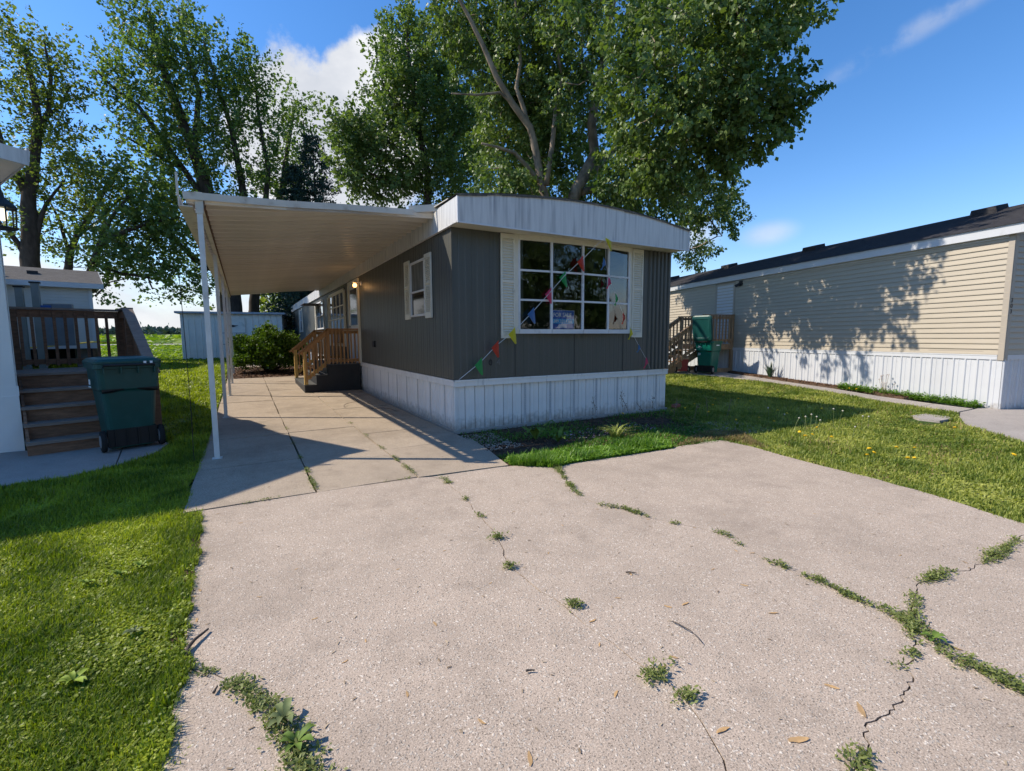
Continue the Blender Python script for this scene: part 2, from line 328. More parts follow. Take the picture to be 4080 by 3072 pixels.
BARKD = mk('dark_bark', (.075, .06, .05), .95, .3, 7, .9, 28, (1, 1, .35), .1)
CONC = concrete('driveway_aggregate', (.475, .378, .295), (.68, .59, .49), (.18, .14, .105), stain=1.25)
CONC2 = concrete('carport_slab_concrete', (.44, .35, .26), (.50, .43, .34), (.2, .155, .11), 90, 1.7)
CONC3 = concrete('pale_walk_concrete', (.42, .37, .33), (.5, .46, .42), (.2, .17, .15), 80, .8)
SOIL = mk('dark_soil', (.075, .052, .036), .95, .4, 6, .8, 30, spec=.1, fine=.4, fs=60)
GLASS = glassy('bow_window_glass', (.90, .93, .92), mixf=.03)
GLASSD = glassy('dark_window_glass')
GLASSR = glassy('bright_reflecting_glass', (.04, .045, .05), .02); GLASSR.node_tree.nodes['Principled BSDF'].inputs['Metallic'].default_value = .75; GLASSR.node_tree.nodes['Principled BSDF'].inputs['Base Color'].default_value = (.45, .48, .52, 1)
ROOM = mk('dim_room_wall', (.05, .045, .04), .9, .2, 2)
CURT = mk('grey_curtain', (.14, .135, .12), .9, .3, 12, stretch=(1, 1, .2))

# ------------------------------------------------------------ ground
def soilgrass():
    m = mk('lawn_and_field_soil', (.045, .075, .018), .95, .35, 1.6, .9, 14, spec=.05, stain=(.075, .062, .03), ss=3.1, st=(.5, .75), fine=.45, fs=24); return m
def grid_axis(lo, hi, c0, c1, step):
    a = list(np.arange(c0, c1+1e-6, step)); s = step; x = c0
    while x > lo: s *= 1.25; x -= s; a.insert(0, x)
    s = step; x = c1
    while x < hi: s *= 1.25; x += s; a.append(x)
    return a
gx = grid_axis(-2500, 2500, -16, 22, 1.0); gy = grid_axis(-2500, 3500, -16, 30, 1.0)
gb = MB(); vs = [(x, y, T(x, y)-.045-(.0 if y < 30 else .0)) for y in gy for x in gx]; nx = len(gx)
gb.add(vs, [(j*nx+i, j*nx+i+1, (j+1)*nx+i+1, (j+1)*nx+i) for j in range(len(gy)-1) for i in range(nx-1)])
tag(gb.build('ground', soilgrass(), smooth=True), 'flat green lawn and field ground running to the horizon', kind='structure')
def sheet(mb, poly, top=0.0, thick=.05, rough=0.0):      # terrain-following slab with real edges
    n = len(poly); b = len(mb.v)
    bm = bmesh.new(); vt = [bm.verts.new((x, y, T(x, y)+top)) for x, y in poly]
    f = bm.faces.new(vt)
    if f.normal.z < 0: f.normal_flip()
    bm.normal_update()
    r = bmesh.ops.extrude_face_region(bm, geom=[f]); nv = [g for g in r['geom'] if isinstance(g, bmesh.types.BMVert)]
    for v in nv: v.co.z -= thick
    bmesh.ops.triangulate(bm, faces=[g for g in bm.faces if len(g.verts) > 4]); bmesh.ops.recalc_face_normals(bm, faces=bm.faces)
    bm.verts.index_update(); bm.verts.ensure_lookup_table()
    vs = [tuple(v.co) for v in bm.verts]; fs = [tuple(v.index for v in q.verts) for q in bm.faces]; bm.free()
    return mb.add(vs, fs)
def jag(pts, step=.06, amp=.014, seed=1):
    r = random.Random(seed); o = []
    for a, b in zip(pts[:-1], pts[1:]):
        a = np.array(a); b = np.array(b); d = b-a; Ln = np.linalg.norm(d); k = max(1, int(Ln/step)); nrm_ = np.array([-d[1], d[0]])/(Ln+1e-9)
        for i in range(k):
            o.append(tuple(a+d*i/k+nrm_*(r.uniform(-amp, amp) if (i or len(o)) else 0)))
    o.append(tuple(pts[-1])); return o
def inset(poly, g, seed=3):
    r = random.Random(seed); P = [np.array(p) for p in poly]; n = len(P)
    A = sum(P[i][0]*P[(i+1) % n][1]-P[(i+1) % n][0]*P[i][1] for i in range(n)); sgn = 1 if A > 0 else -1; o = []
    for i in range(n):
        d = P[(i+1) % n]-P[i-1]; L_ = np.linalg.norm(d)+1e-9; nn = np.array([-d[1], d[0]])/L_*sgn
        o.append(tuple(P[i]+nn*g*r.uniform(.5, 1.5)))
    return o
D = lambda pts: [G(*p) for p in pts]
c1 = D([(1196, 1004), (1215, 1026), (1232, 1052), (1255, 1072), (1300, 1092), (1350, 1100), (1400, 1118), (1450, 1130), (1518, 1142), (1567, 1156), (1612, 1187), (1658, 1210), (1713, 1236), (1776, 1259), (1832, 1287), (1884, 1308), (1930, 1329), (1968, 1350)])
c2 = D([(1968, 1350), (1972, 1320), (1975, 1294), (1982, 1266), (2013, 1248), (2041, 1238), (2090, 1231), (2132, 1213), (2174, 1186), (2212, 1155), (2240, 1141)])
c3 = D([(1968, 1350), (2006, 1377), (2041, 1409), (2083, 1433), (2129, 1454), (2174, 1475), (2212, 1491), (2300, 1525)])
c4 = D([(1968, 1350), (1975, 1391), (1982, 1412), (1951, 1437), (1970, 1461), (1958, 1496), (1937, 1520), (1898, 1552), (1871, 1569), (1874, 1594), (1878, 1618), (1860, 1643), (1850, 1666), (1835, 1760)])
c5 = D([(403, 1441), (443, 1455), (472, 1464), (502, 1479), (531, 1494), (560, 1520), (590, 1535), (608, 1561), (620, 1591), (634, 1620), (649, 1650), (664, 1680), (690, 1760)])
c6 = D([(930, 1030), (955, 1034), (985, 1058), (1010, 1082), (1030, 1110), (1060, 1140), (1078, 1165), (1090, 1200), (1100, 1226), (1150, 1262), (1220, 1312), (1290, 1365), (1370, 1425), (1430, 1470), (1475, 1505), (1520, 1560), (1560, 1640), (1600, 1760)])
c1j = jag(c1, .04, .010, 1); c2j = jag(c2, .03, .011, 2); c3j = jag(c3, .06, .012, 3); c4j = jag(c4, .018, .011, 4); c5j = jag(c5, .03, .011, 5); c6j = jag(c6, .08, .012, 6)
leftE = jag(D([(430, 1104), (436, 1150), (424, 1200), (414, 1260), (405, 1330), (396, 1400), (403, 1441)]), .05, .009, 7)
leftE2 = jag(D([(403, 1441), (385, 1480), (374, 1520), (362, 1570), (352, 1620), (342, 1666), (325, 1760)]), .05, .009, 8)
joint = jag([G(430, 1104), (-2.15, -1.87), (-1.24, -1.9), G(930, 1030)], .3, .006, 9)
joint2 = jag([G(930, 1030), (-.35, -1.99), G(1110, 1006), G(1196, 1004)], .3, .006, 10)
rightE = jag(D([(1196, 1004), (1240, 998), (1330, 985), (1455, 966), (1560, 950), (1640, 968), (1750, 1000), (1900, 1036), (2050, 1080), (2212, 1130), (2240, 1141)]), .12, .02, 11)
drive = tag(thing('driveway', None, None), 'cracked pinkish exposed-aggregate concrete driveway', kind='structure'); 
def slab(poly, g, name='slab', mat=CONC, par=drive, top=0.0, seed=3): return sheet(MB(), inset(poly, g, seed), top).build(name, mat, par)
far = (4.6, -9.5); near = [(.6, -9.5), (-2.0, -9.5), (-4.6, -9.5)]
DIRT = mk('crack_dirt', (.13, .095, .065), .95, .4, 30, .8, 60, fine=.4, fs=90)
def crack_fill(line, w, seed):
    r = random.Random(seed); P = [np.array(p) for p in line]; V = []
    for i, p in enumerate(P):
        d = P[min(i+1, len(P)-1)]-P[max(i-1, 0)]; nn = np.array([-d[1], d[0]])/(np.linalg.norm(d)+1e-9)
        for s_ in (-1, 1): q = p+nn*s_*w*r.uniform(.7, 1.3); V.append((q[0], q[1], -.006+r.uniform(-.002, .002)))
    MB().add(V, [(2*i, 2*i+2, 2*i+3, 2*i+1) for i in range(len(P)-1)]).build('crack_dirt', DIRT, drive)
for k_, l_ in enumerate((c1j, c2j, c3j, c4j, c5j, c6j, joint, joint2)): crack_fill(l_, .022, 900+k_)
slab(joint+c6j+[(-.9, -9.5), (-1.9, -9.5)]+list(reversed(c5j))[:]+list(reversed(leftE))[1:], .003)
slab(joint2+c1j[1:]+c4j[1:]+[(.9, -9.5), (-.9, -9.5)]+list(reversed(c6j)), .003, seed=5)
slab(list(reversed(c1j))+rightE[1:]+list(reversed(c2j))[1:], .003, seed=6)
slab(c2j+[G(2300, 1162), (4.4, -5.4), (4.4, -6.4)]+list(reversed(c3j)), .003, seed=7)
slab(c3j+[(3.4, -9.5), (.9, -9.5)]+list(reversed(c4j)), .003, seed=8)
slab(c5j+[(-1.9, -9.5), (-4.3, -9.5)]+list(reversed(leftE2)), .003, seed=9)
# the street behind the camera
tag(sheet(MB(), [(-60, -17), (60, -17), (60, -9.55), (-60, -9.55)], -.01, .04).build('street', mk('street_asphalt', (.055, .053, .05), .9, .2, 3, .5, 80, fine=.3)), 'asphalt street in front of the lot', kind='structure')
# carport slabs
cs = tag(thing('carport_slab', None, None), 'concrete slabs under the carport', kind='structure')
def qd(x0, x1, y0, y1, top=.0, par=cs, g=.010, mat=CONC2, seed=1):
    pts = jag([(x0, y0), (x1, y0), (x1, y1), (x0, y1), (x0, y0)], .35, .006, seed)[:-1]
    return slab(pts, g, 'slab', mat, par, top+random.uniform(-.004, .004), seed)
for k, (y0, y1) in enumerate(((-1.86, -.45), (-.45, 1.25), (1.25, 3.3), (3.3, 5.33), (5.33, 7.2), (7.2, 9.3), (9.3, 10.9))):
    qd(-3.17, -2.15, y0, y1, seed=20+k)
for k, (y0, y1) in enumerate(((-1.88, -.55), (-.55, 1.28), (1.28, 3.3), (3.3, 5.35), (5.35, 7.2), (7.2, 9.3), (9.3, 10.9))):
    qd(-2.15, -1.2, y0, y1, seed=40+k)
slab(jag([(-1.2, -1.9), (-.2, -1.98), (-.05, -1.2), (.02, -.55), (-1.2, -.55), (-1.2, -1.9)], .3, .006, 60)[:-1], .009, 'slab', CONC2, cs, 0, 61)
for k, (y0, y1) in enumerate(((-.55, .6), (.6, 3.35), (3.35, 5.4), (5.4, 7.4), (7.4, 9.3), (9.3, 10.9))):
    qd(-1.2, -.03, y0, y1, seed=62+k)
# back walk to the shed
qd(-3.2, -1.0, 15.5, 20.2, seed=80)
# left neighbour's pale walk
lw = tag(thing('left_walk', None, None), 'pale concrete walk at the foot of the left neighbour steps', kind='structure')
A0 = G(0, 1050); A1 = G(140, 1030); A2 = G(250, 1006); A3 = G(335, 978)
slab([(-9, A0[1]-.45), A0, A1, A2, (-4.15, 1.75), (-9, 1.9)], .008, 'slab', CONC3, lw, seed=90)
slab([A2, A3, (-3.6, 1.35), (-3.85, 1.8), (-4.15, 1.75)], .008, 'slab', CONC3, lw, seed=91)
# right neighbour's walk and drive
rw = tag(thing('right_walk', None, None), 'narrow concrete walk along the tan house', kind='structure')
pw = [(8.1, 5.2), (9.0, 3.9), (9.75, 1.25), (9.25, -.4), (8.85, -1.5), (8.6, -2.45), (8.45, -3.15)]
pe = [(9.5, 5.6), (10.6, 4.4), (10.75, 1.6), (10.05, -.5), (9.6, -1.8), (9.35, -2.7), (9.2, -3.25)]
pw = [(9.4, 4.6), (9.75, 2.9), (9.85, 1.2), (9.45, -.3), (8.95, -1.5), (8.66, -2.5), (8.5, -3.1)]
pe = [(11.3, 4.6), (10.95, 2.9), (10.35, 1.2), (9.95, -.3), (9.5, -1.5), (9.3, -2.5), (9.25, -3.1)]
for i in range(len(pw)-1):
    slab([pw[i], pe[i], pe[i+1], pw[i+1]], .008, 'slab', CONC3, rw, .0, 100+i)
rd = tag(thing('right_driveway', None, None), 'pale concrete driveway of the tan house at the right edge', kind='structure')
slab([(8.5, -3.12), (9.6, -3.12), (14, -4.9), (14, -9.5), (7, -9.5), (6.0, -5.2), G(2212, 952), G(2130, 930), G(2084, 915), G(2072, 900)], .008, 'slab', CONC3, rd, 0, 110)
st_ = sheet(MB(), [G(1967, 897), G(2000, 893), G(2046, 898), G(2058, 903), G(2030, 908), G(1985, 903)], -.005, .05).build('stepping_stone', CONC3)
tag(st_, 'flat grey stepping stone sunk in the right lawn', 'stone')
# gravel track across the far field
gt = MB(); pts = []
for i in range(41):
    x = -90+i*4.5; y = 63-.02*x; pts.append((x, y))
gt.add([(x, y+o, T(x, y+o)+.02) for x, y in pts for o in (-2.6, 2.6)], [(2*i, 2*i+2, 2*i+3, 2*i+1) for i in range(40)])
tag(gt.build('gravel_track', mk('pale_gravel', (.42, .38, .32), .9, .2, 3)), 'pale gravel track crossing the far field', kind='structure')
# ============================================================ mobile home
ZS = .782; ZW = 2.965; HW = 4.447; HL = 25.4
home = thing('mobile_home', 'long dark grey mobile home with white skirting and a deep white fascia', 'mobile home')
shell = MB()   # hollow shell behind the siding, with a front room
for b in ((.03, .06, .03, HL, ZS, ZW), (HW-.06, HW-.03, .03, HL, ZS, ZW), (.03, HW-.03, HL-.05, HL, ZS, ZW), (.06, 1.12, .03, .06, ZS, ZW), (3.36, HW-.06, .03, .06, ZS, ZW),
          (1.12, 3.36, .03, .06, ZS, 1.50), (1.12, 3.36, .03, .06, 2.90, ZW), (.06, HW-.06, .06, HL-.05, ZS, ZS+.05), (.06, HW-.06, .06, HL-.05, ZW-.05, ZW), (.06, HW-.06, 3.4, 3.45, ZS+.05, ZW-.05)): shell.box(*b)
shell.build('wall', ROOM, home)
def rib_mesh(w, h, depth=.006, nm='siding_panel', mat=GRAY):
    pr = [(0, 0), (.004, depth), (.085, depth), (.097, .001), (.109, depth), (.19, depth), (.202, .001), (.214, depth), (w-.004, depth), (w, 0)]
    v = [(x, -d, 0) for x, d in pr]+[(x, -d, h) for x, d in pr]; n = len(pr)
    return MB().add(v, [(i, i+1, n+i+1, n+i) for i in range(n-1)]+[(0, n, n, n)][:0]).mesh(nm, mat)
fullm = rib_mesh(.3, ZW-ZS); hiM = rib_mesh(.3, ZW-2.93); loM = rib_mesh(.3, 1.47-ZS)
deep = MB(); pr = []
for k in range(3):
    o = k*.1; pr += [(o, .0), (o+.03, .0), (o+.045, .03), (o+.085, .03), (o+.1, .0)]
n_ = len(pr); deep.add([(x, -d, 0) for x, d in pr]+[(x, -d, ZW-ZS) for x, d in pr], [(i, i+1, n_+i+1, n_+i) for i in range(n_-1)]); deepm = deep.mesh('siding_panel', GRAY)
for k in range(15):
    x = k*.2965
    if 1.15 < x+.15 < 3.4:
        for me, z in ((loM, ZS), (hiM, 2.93)):
            o = link('siding_panel', me, home, (x, 0, z))
    else: o = link('siding_panel', deepm if x > 3.6 else fullm, home, (x, 0, ZS))
for k in range(84):
    o = link('siding_panel', fullm, home, (0, (k+1)*.3, ZS), (0, 0, -PI/2))
for k in range(12):
    link('siding_panel', fullm, home, (HW, k*2.1, ZS), (0, 0, PI/2)).scale = (7, 1, 1)
MB().box(-.012, .012, -.014, .012, ZS, ZW).build('corner_trim', GRAY, home)
# fascia and roof
def crown(x): t = (x-2.22)/2.27; return 3.30+.185*(1-t*t)
fx = np.linspace(-.06, 4.50, 13)
f = MB()
v = [(x, -.37, 2.96) for x in fx]+[(x, -.37, crown(x)) for x in fx]+[(x, -.33, 2.96) for x in fx]+[(x, -.33, crown(x)) for x in fx]; n = 13
f.add(v, [(i, i+1, n+i+1, n+i) for i in range(n-1)]+[(2*n+i+1, 2*n+i, 3*n+i, 3*n+i+1) for i in range(n-1)]+[(i+1, i, 2*n+i, 2*n+i+1) for i in range(n-1)]+[(n+i, n+i+1, 3*n+i+1, 3*n+i) for i in range(n-1)]+[(0, n, 3*n, 2*n), (n-1, 3*n-1, 4*n-1, 2*n-1)])
f.build('front_fascia', FASC, home)
MB().box(-.065, 4.505, -.378, -.36, 2.945, 2.965).build('fascia_lip', WHITE, home)
for x in (-.062, 4.49): MB().box(x-.004, x+.02, -.381, -.35, 2.945, crown(x)).build('fascia_corner', WHITE, home)
lf = MB().box(-.055, -.02, 0, 3.62, 2.975, 3.30).mesh('side_fascia', FASC)
for k in range(7):
    y = -.328+k*3.66
    link('side_fascia', lf, home, (0, y, 0)); link('side_fascia', lf, home, (HW+.075, y, 0))
MB().box(-.062, -.018, -.328, HL, 2.958, 2.976).build('side_lip', FASC, home)
MB().box(-.02, HW+.02, -.33, .0, 2.967, 2.985).build('soffit', CREAM, home)
rf = MB(); xs = np.linspace(-.075, 4.52, 21); ys = [-.385]+[i*1.27 for i in range(1, 21)]
rr = random.Random(5)
V = []; 
for y in ys:
    for x in xs: V.append((x, y, crown(min(max(x, -.05), 4.49))+.012+(rr.uniform(0, .012))))
nn = len(xs); F = [(j*nn+i, j*nn+i+1, (j+1)*nn+i+1, (j+1)*nn+i) for j in range(len(ys)-1) for i in range(nn-1)]
rf.add(V, F)
for i in range(20):   # ragged front roof edge
    a, b = xs[i], xs[i+1]; za, zb = crown(min(max(a, -.05), 4.49)), crown(min(max(b, -.05), 4.49)); d1 = rr.uniform(.008, .022)
    rf.add([(a, -.386, za-d1), (b, -.386, zb-d1), (b, -.386, zb+.016), (a, -.386, za+.016)], [(0, 1, 2, 3)])
rf.build('roof', ROOFT, home)
# skirting
def ground_z(x, y): return T(x, y)
def skirt_pan(w, h, mat=SKIRT, nm='skirt_panel'):
    pr = [(0, -.012), (.006, .006), (w*.3, .006), (w*.34, .0), (w*.42, .0), (w*.46, .006), (w-.006, .006), (w, -.012)]
    v = [(x, -d, 0) for x, d in pr]+[(x, -d, h) for x, d in pr]; k = len(pr)
    return MB().add(v, [(i, i+1, k+i+1, k+i) for i in range(k-1)]).mesh(nm, mat)
spm = skirt_pan(.1585, .70); perf = MB().add([(.045, -.009, 0), (.085, -.009, 0), (.085, -.009, .68), (.045, -.009, .68)], [(0, 1, 2, 3)]).mesh('vent_strip', PERF)
for k in range(27):
    o = link('skirt_panel', spm, home, (.02+k*.1637, .03, -.02))
    if k % 3 == 1 and k > 4: link('vent_strip', perf, o, (0, 0, .03))
for k in range(58):
    o = link('skirt_panel', spm, home, (.03, .02+(k+1)*.1637, -.02), (0, 0, -PI/2))
    if k % 4 == 2: link('vent_strip', perf, o, (0, 0, .03))
MB().box(.028, .04, 9.5, HL, .0, .70).build('skirt_panel', SKIRT, home)
MB().box(HW-.04, HW-.01, .03, HL, 0, .70).build('skirt_panel', SKIRT, home)
MB().box(.0, .028, .004, .03, -.02, .69).build('skirt_corner', SKIRT, home)
MB().box(.01, HW-.01, .045, .06, -.03, .7).box(.05, .06, .06, 9.5, -.03, .7).build('skirt_backing', SEAM, home)
for a, b in ((0, .38), (.385, 3.9), (3.905, HW)): MB().box(a, b, -.012, .03, .675, .775).box(a, b, -.022, .03, .748, .775).build('skirt_cap', SKIRT, home)
for k in range(7): MB().box(-.012, .028, -.01+k*2.45, -.01+k*2.45+2.443, .675, .775).box(-.022, .028, -.01+k*2.45, -.01+k*2.45+2.443, .748, .775).build('skirt_cap', SKIRT, home)
MB().box(-.01, HW, -.025, .03, -.03, .018).box(-.01, .03, .03, 9.5, -.03, .018).build('skirt_base_rail', SKIRT, home)
# bow window
mx_ = [1.10, 1.67, 2.28, 2.85, 3.38]; my_ = [-.015, -.075, -.10, -.075, -.015]
Z0, Z1 = 1.525, 2.89
win = MB()
for i in range(4):
    a = (mx_[i], my_[i]); b = (mx_[i+1], my_[i+1])
    win.bar((*a, Z1+.045), (*b, Z1+.045), .045, .09)
win.box(1.03, 1.10, -.03, .0, Z0-.07, Z1+.09).box(3.38, 3.45, -.03, .0, Z0-.07, Z1+.09)
wf = win.build('window', CREAM, home)
sl = MB()
for i in range(4):
    a = np.array((mx_[i], my_[i])); b = np.array((mx_[i+1], my_[i+1])); e = (b-a)*.006
    MB().bar((*(a+e), Z0-.035), (*(b-e), Z0-.035), .06, .07).build('sill', WHITE, wf)
for i in range(5): MB().bar((mx_[i], my_[i]-.004, Z0), (mx_[i], my_[i]-.004, Z1), .035, .035, (0, 1, 0)).build('mullion', WHITE, wf)
zr = [Z0, Z0+.455, Z0+.91, Z1]
for i in range(4):
    a = np.array((mx_[i], my_[i])); b = np.array((mx_[i+1], my_[i+1]))
    for z in zr[1:3]: MB().bar((*a, z), (*b, z), .03, .03).build('glazing_bar', WHITE, wf)
    for j in range(3):
        p = np.array([a, b]); e = (b-a)*.03; q0 = a+e; q1 = b-e; dy = .006*random.uniform(-1, 1)
        MB().add([(q0[0], q0[1]+dy, zr[j]+.012), (q1[0], q1[1]-dy, zr[j]+.012), (q1[0], q1[1]-dy, zr[j+1]-.012), (q0[0], q0[1]+dy, zr[j+1]-.012)], [(0, 1, 2, 3)]).build('pane', GLASS, wf)
MB().add([(1.12, .01, Z0), (1.12, -.01, Z0), (1.67, -.07, Z0), (2.28, -.095, Z0), (2.85, -.07, Z0), (3.36, -.01, Z0), (3.36, .01, Z0)], [tuple(range(7))]).build('inner_sill', CREAM, wf)
# shutters
def shutter(par, w, z0, z1, loc, rz, mid=.55, n=34, nm='shutter'):
    t = .026; s = .026; m = MB()
    m.box(0, s, -t, 0, z0, z1).box(w-s, w, -t, 0, z0, z1); zm = z0+(z1-z0)*mid
    m.box(s, w-s, -t, 0, z0, z0+.09).box(s, w-s, -t, 0, z1-.07, z1).box(s, w-s, -t, 0, zm-.02, zm+.02).box(s, w-s, -.006, 0, z0+.09, z1-.07)
    o = m.build(nm, CREAM, par, loc, (0, 0, rz))
    lz = z1-.07-z0-.09; d = lz/n
    sm = MB().add([(s, -.008, 0), (w-s, -.008, 0), (w-s, -.024, -.022), (s, -.024, -.022), (s, -.018, -.026), (w-s, -.018, -.026)], [(0, 3, 2, 1), (3, 4, 5, 2), (0, 1, 5, 4)]).mesh('slat', CREAM)
    for k in range(n):
        z = z0+.09+(k+.9)*d
        if abs(z-zm) < .03: continue
        link('slat', sm, o, (0, 0, z))
    return o
shutter(home, .245, 1.385, 2.955, (.775, -.02, 0), 0)
shutter(home, .255, 1.385, 2.955, (3.455, -.02, 0), 0)
def side_shutter(y, w, z0, z1, n=30): return shutter(home, w, z0, z1, (-.016, y, 0), -PI/2, n=n)
# side windows (facing -x): helper builds at y0..y1
def side_window(y0, y1, z0, z1, split=None, cols=1, rows=1, upper=GLASSD, lower=GLASSD, mat=WHITE, fr=.035):
    m = MB().box(-.035, -.005, y0, y0+fr, z0, z1).box(-.035, -.005, y1-fr, y1, z0, z1).box(-.035, -.005, y0+fr, y1-fr, z0, z0+fr).box(-.035, -.005, y0+fr, y1-fr, z1-fr, z1)
    w = m.build('window', mat, home); zm = z0+(z1-z0)*(split or .5); ya = y0+fr; yb = y1-fr
    zs = [z0+fr, zm, z1-fr] if rows == 2 else [z0+fr+(z1-z0-2*fr)*i/rows for i in range(rows+1)]
    for j in range(rows):
        for i in range(cols):
            a = ya+(yb-ya)*i/cols; b = ya+(yb-ya)*(i+1)/cols
            MB().add([(-.012, b, zs[j]), (-.012, a, zs[j]), (-.012, a, zs[j+1]), (-.012, b, zs[j+1])], [(0, 1, 2, 3)]).build('pane', lower if j == 0 else upper, w)
    for z in zs[1:-1]: MB().box(-.034, -.008, ya, yb, z-.015, z+.015).build('glazing_bar', mat, w)
    for i in range(1, cols): y = ya+(yb-ya)*i/cols; MB().box(-.032, -.009, y-.02, y+.02, zs[0], zs[-1]).build('mullion', mat, w)
    return w
side_window(1.10, 1.86, 1.765, 2.70, rows=2, split=.45, upper=CURT)
side_shutter(2.18, .29, 1.73, 2.76); side_shutter(1.08, .29, 1.72, 2.74)
side_window(8.2, 10.9, 1.15, 2.86, cols=4, rows=4, upper=GLASSR, lower=GLASSD, mat=CREAM, fr=.09); side_shutter(8.18, .22, 1.15, 2.80); side_shutter(11.2, .22, 1.15, 2.80)
side_window(12.3, 14.1, 1.75, 2.80, cols=2, rows=2, upper=GLASSR, mat=WHITE, fr=.05)
side_shutter(14.6, .3, 1.72, 2.80)
side_window(19.6, 20.4, 1.75, 2.85, rows=2, upper=GLASSR); side_shutter(20.8, .3, 1.72, 2.9); side_shutter(19.5, .3, 1.72, 2.9)
MB().box(-.6, -.01, 13.0, 14.3, 2.70, 2.72).build('awning', mk('dark_awning', (.03, .02, .03), .8), home)
# door
dr = MB().box(-.05, -.006, 6.14, 6.24, ZS, 2.93).box(-.05, -.006, 7.36, 7.46, ZS, 2.93).box(-.05, -.006, 6.24, 7.36, 2.83, 2.93).build('door_frame', CREAM, home)
dd = MB().box(-.03, -.006, 6.24, 7.36, ZS+.03, 2.83).build('door', WHITE, home)
MB().box(-.036, -.03, 6.38, 7.2, 1.75, 2.7).build('pane', GLASSD, dd); MB().box(-.04, -.03, 6.38, 7.2, 1.0, 1.6).build('door_panel', WHITE, dd)
MB().lathe([(.012, 0), (.03, .015), (.03, .05), (.0, .06)], n=10).build('handle', MGRAY, dd, (-.03, 7.27, 1.72), (0, -PI/2, 0))
# lamp
lp = MB().lathe([(.06, 0), (.055, .02), (.02, .03)], n=14).build('wall_lamp', WHITE, home, (-.008, 5.86, 2.77), (0, -PI/2, 0))
MB().tube([(0, 0, .02), (.03, 0, .09), (.0, 0, .16)], .012, 6).tube([(-.03, 0, .16), (.03, 0, .16)], .0, 3).build('arm', WHITE, lp, smooth=True)
MB().lathe([(.05, 0), (.06, .012), (.02, .03)], (0, 0, 0), 12).build('shade', WHITE, lp, (-.0, 0, .16), (0, PI/2, 0))
MB().lathe([(.02, 0), (.045, -.02), (.052, -.05), (.04, -.09), (.015, -.1)], (0, 0, 0), 12).build('bulb', emit('lit_bulb', (1, .50, .16), 3.5), lp, (-.01, 0, .16), (0, PI/2, 0), smooth=True)
pl = bpy.data.lights.new('wall_lamp_light', 'POINT'); pl.energy = .7; pl.color = (1, .55, .22); pl.shadow_soft_size = .04
plo = bpy.data.objects.new('bulb_glow', pl); COL.objects.link(plo); plo.parent = home; plo.location = (-.24, 5.86, 2.66)
MB().box(-.05, -.006, 4.62, 4.78, 1.19, 1.33).build('outlet_box', BLACKP, home)
# house number digits
def text_mesh(txt, size, mat, ext=.003, name='lettering', bold=0.0):
    c = bpy.data.curves.new(name, 'FONT'); c.body = txt; c.size = size; c.extrude = ext; c.offset = bold
    o = bpy.data.objects.new(name, c); COL.objects.link(o); dg = bpy.context.evaluated_depsgraph_get(); dg.update()
    me = bpy.data.meshes.new_from_object(o.evaluated_get(dg)); bpy.data.objects.remove(o); me.materials.clear(); me.materials.append(mat); me.name = name
    return me
for t_, x, mt in (('0', .565, BLACKP), ('4', .70, mk('worn_digit', (.16, .16, .15), .6))):
    link('digit', text_mesh(t_, .13, mt), home, (x, -.012, .975), (PI/2, 0, 0))
MB().box(2.19, 2.195, -.012, -.002, ZS, 1.45).box(3.28, 3.285, -.012, -.002, ZS, 1.45).box(1.03, 1.035, -.012, -.002, ZS, 1.45).build('panel_seam', BLACKP, home)

# for sale sign, leaning inside the pane
SB = mk('sign_navy', (.04, .14, .55), .5, .03); SBL = mk('sign_blue', (.05, .48, .95), .5, .03); SW = mk('sign_white_ink', (.85, .87, .9), .5, .03)
sg = thing('sale_sign', 'blue FOR SALE sign standing inside the second window column, bottom row', 'sign', (1.715, -.03, 1.535), 0.0)
MB().box(0, .45, 0, .003, 0, .30).build('board', SB, sg)
MB().box(.001, .449, -.002, 0, .085, .16).build('blue_band', SBL, sg)
me = text_mesh('FOR SALE', .088, SW, .001, bold=.0022); link('lettering', me, sg, (.022, -.002, .195), (PI/2, 0, 0)).scale = (.98, 1, 1)
me = text_mesh('309.289.6367', .072, SW, .001); link('lettering', me, sg, (.03, -.004, .098), (PI/2, 0, 0)).scale = (.97, 1, 1)
sm_ = MB()
for k in range(5): sm_.box(.14-.01*k, .30, -.001, 0, .066-.013*k, .074-.013*k)
sm_.build('fine_print', SW, sg)
fr_ = MB().box(0, .45, -.001, 0, .296, .3).box(0, .004, -.001, 0, 0, .296).box(.446, .45, -.001, 0, 0, .296).build('border', SW, sg)

# pennant string
ps = thing('pennant_string', 'string of coloured plastic pennants draped over the bow window', 'pennants')
knots = [(.03, -.1, .787), (.361, -.12, 1.024), (.641, -.12, 1.277), (.93, -.12, 1.475), (1.274, -.13, 1.783), (1.601, -.14, 2.102), (1.874, -.15, 2.376), (2.205, -.2, 2.66), (2.40, -.33, 2.89), (2.50, -.40, 2.985)]
knots2 = [(2.50, -.40, 2.985), (2.60, -.3, 2.78), (2.69, -.2, 2.60), (2.832, -.15, 2.349), (3.014, -.13, 2.062), (3.199, -.12, 1.737), (3.384, -.12, 1.475), (3.582, -.12, 1.206), (3.798, -.12, .929), (3.93, -.05, .80)]
cm = mk('white_cord', (.6, .6, .6), .7)
MB().tube(knots, .0045, 4).build('cord', cm, ps); MB().tube(knots2, .003, 4).build('cord', cm, ps)
cols = {'yellow': (.60, .52, .03), 'red': (.60, .05, .03), 'green': (.02, .32, .09), 'pink': (.62, .05, .16), 'blue': (.06, .18, .50)}
pm = {k: leafmat('pennant_'+k, v, v, .35, .45) for k, v in cols.items()}
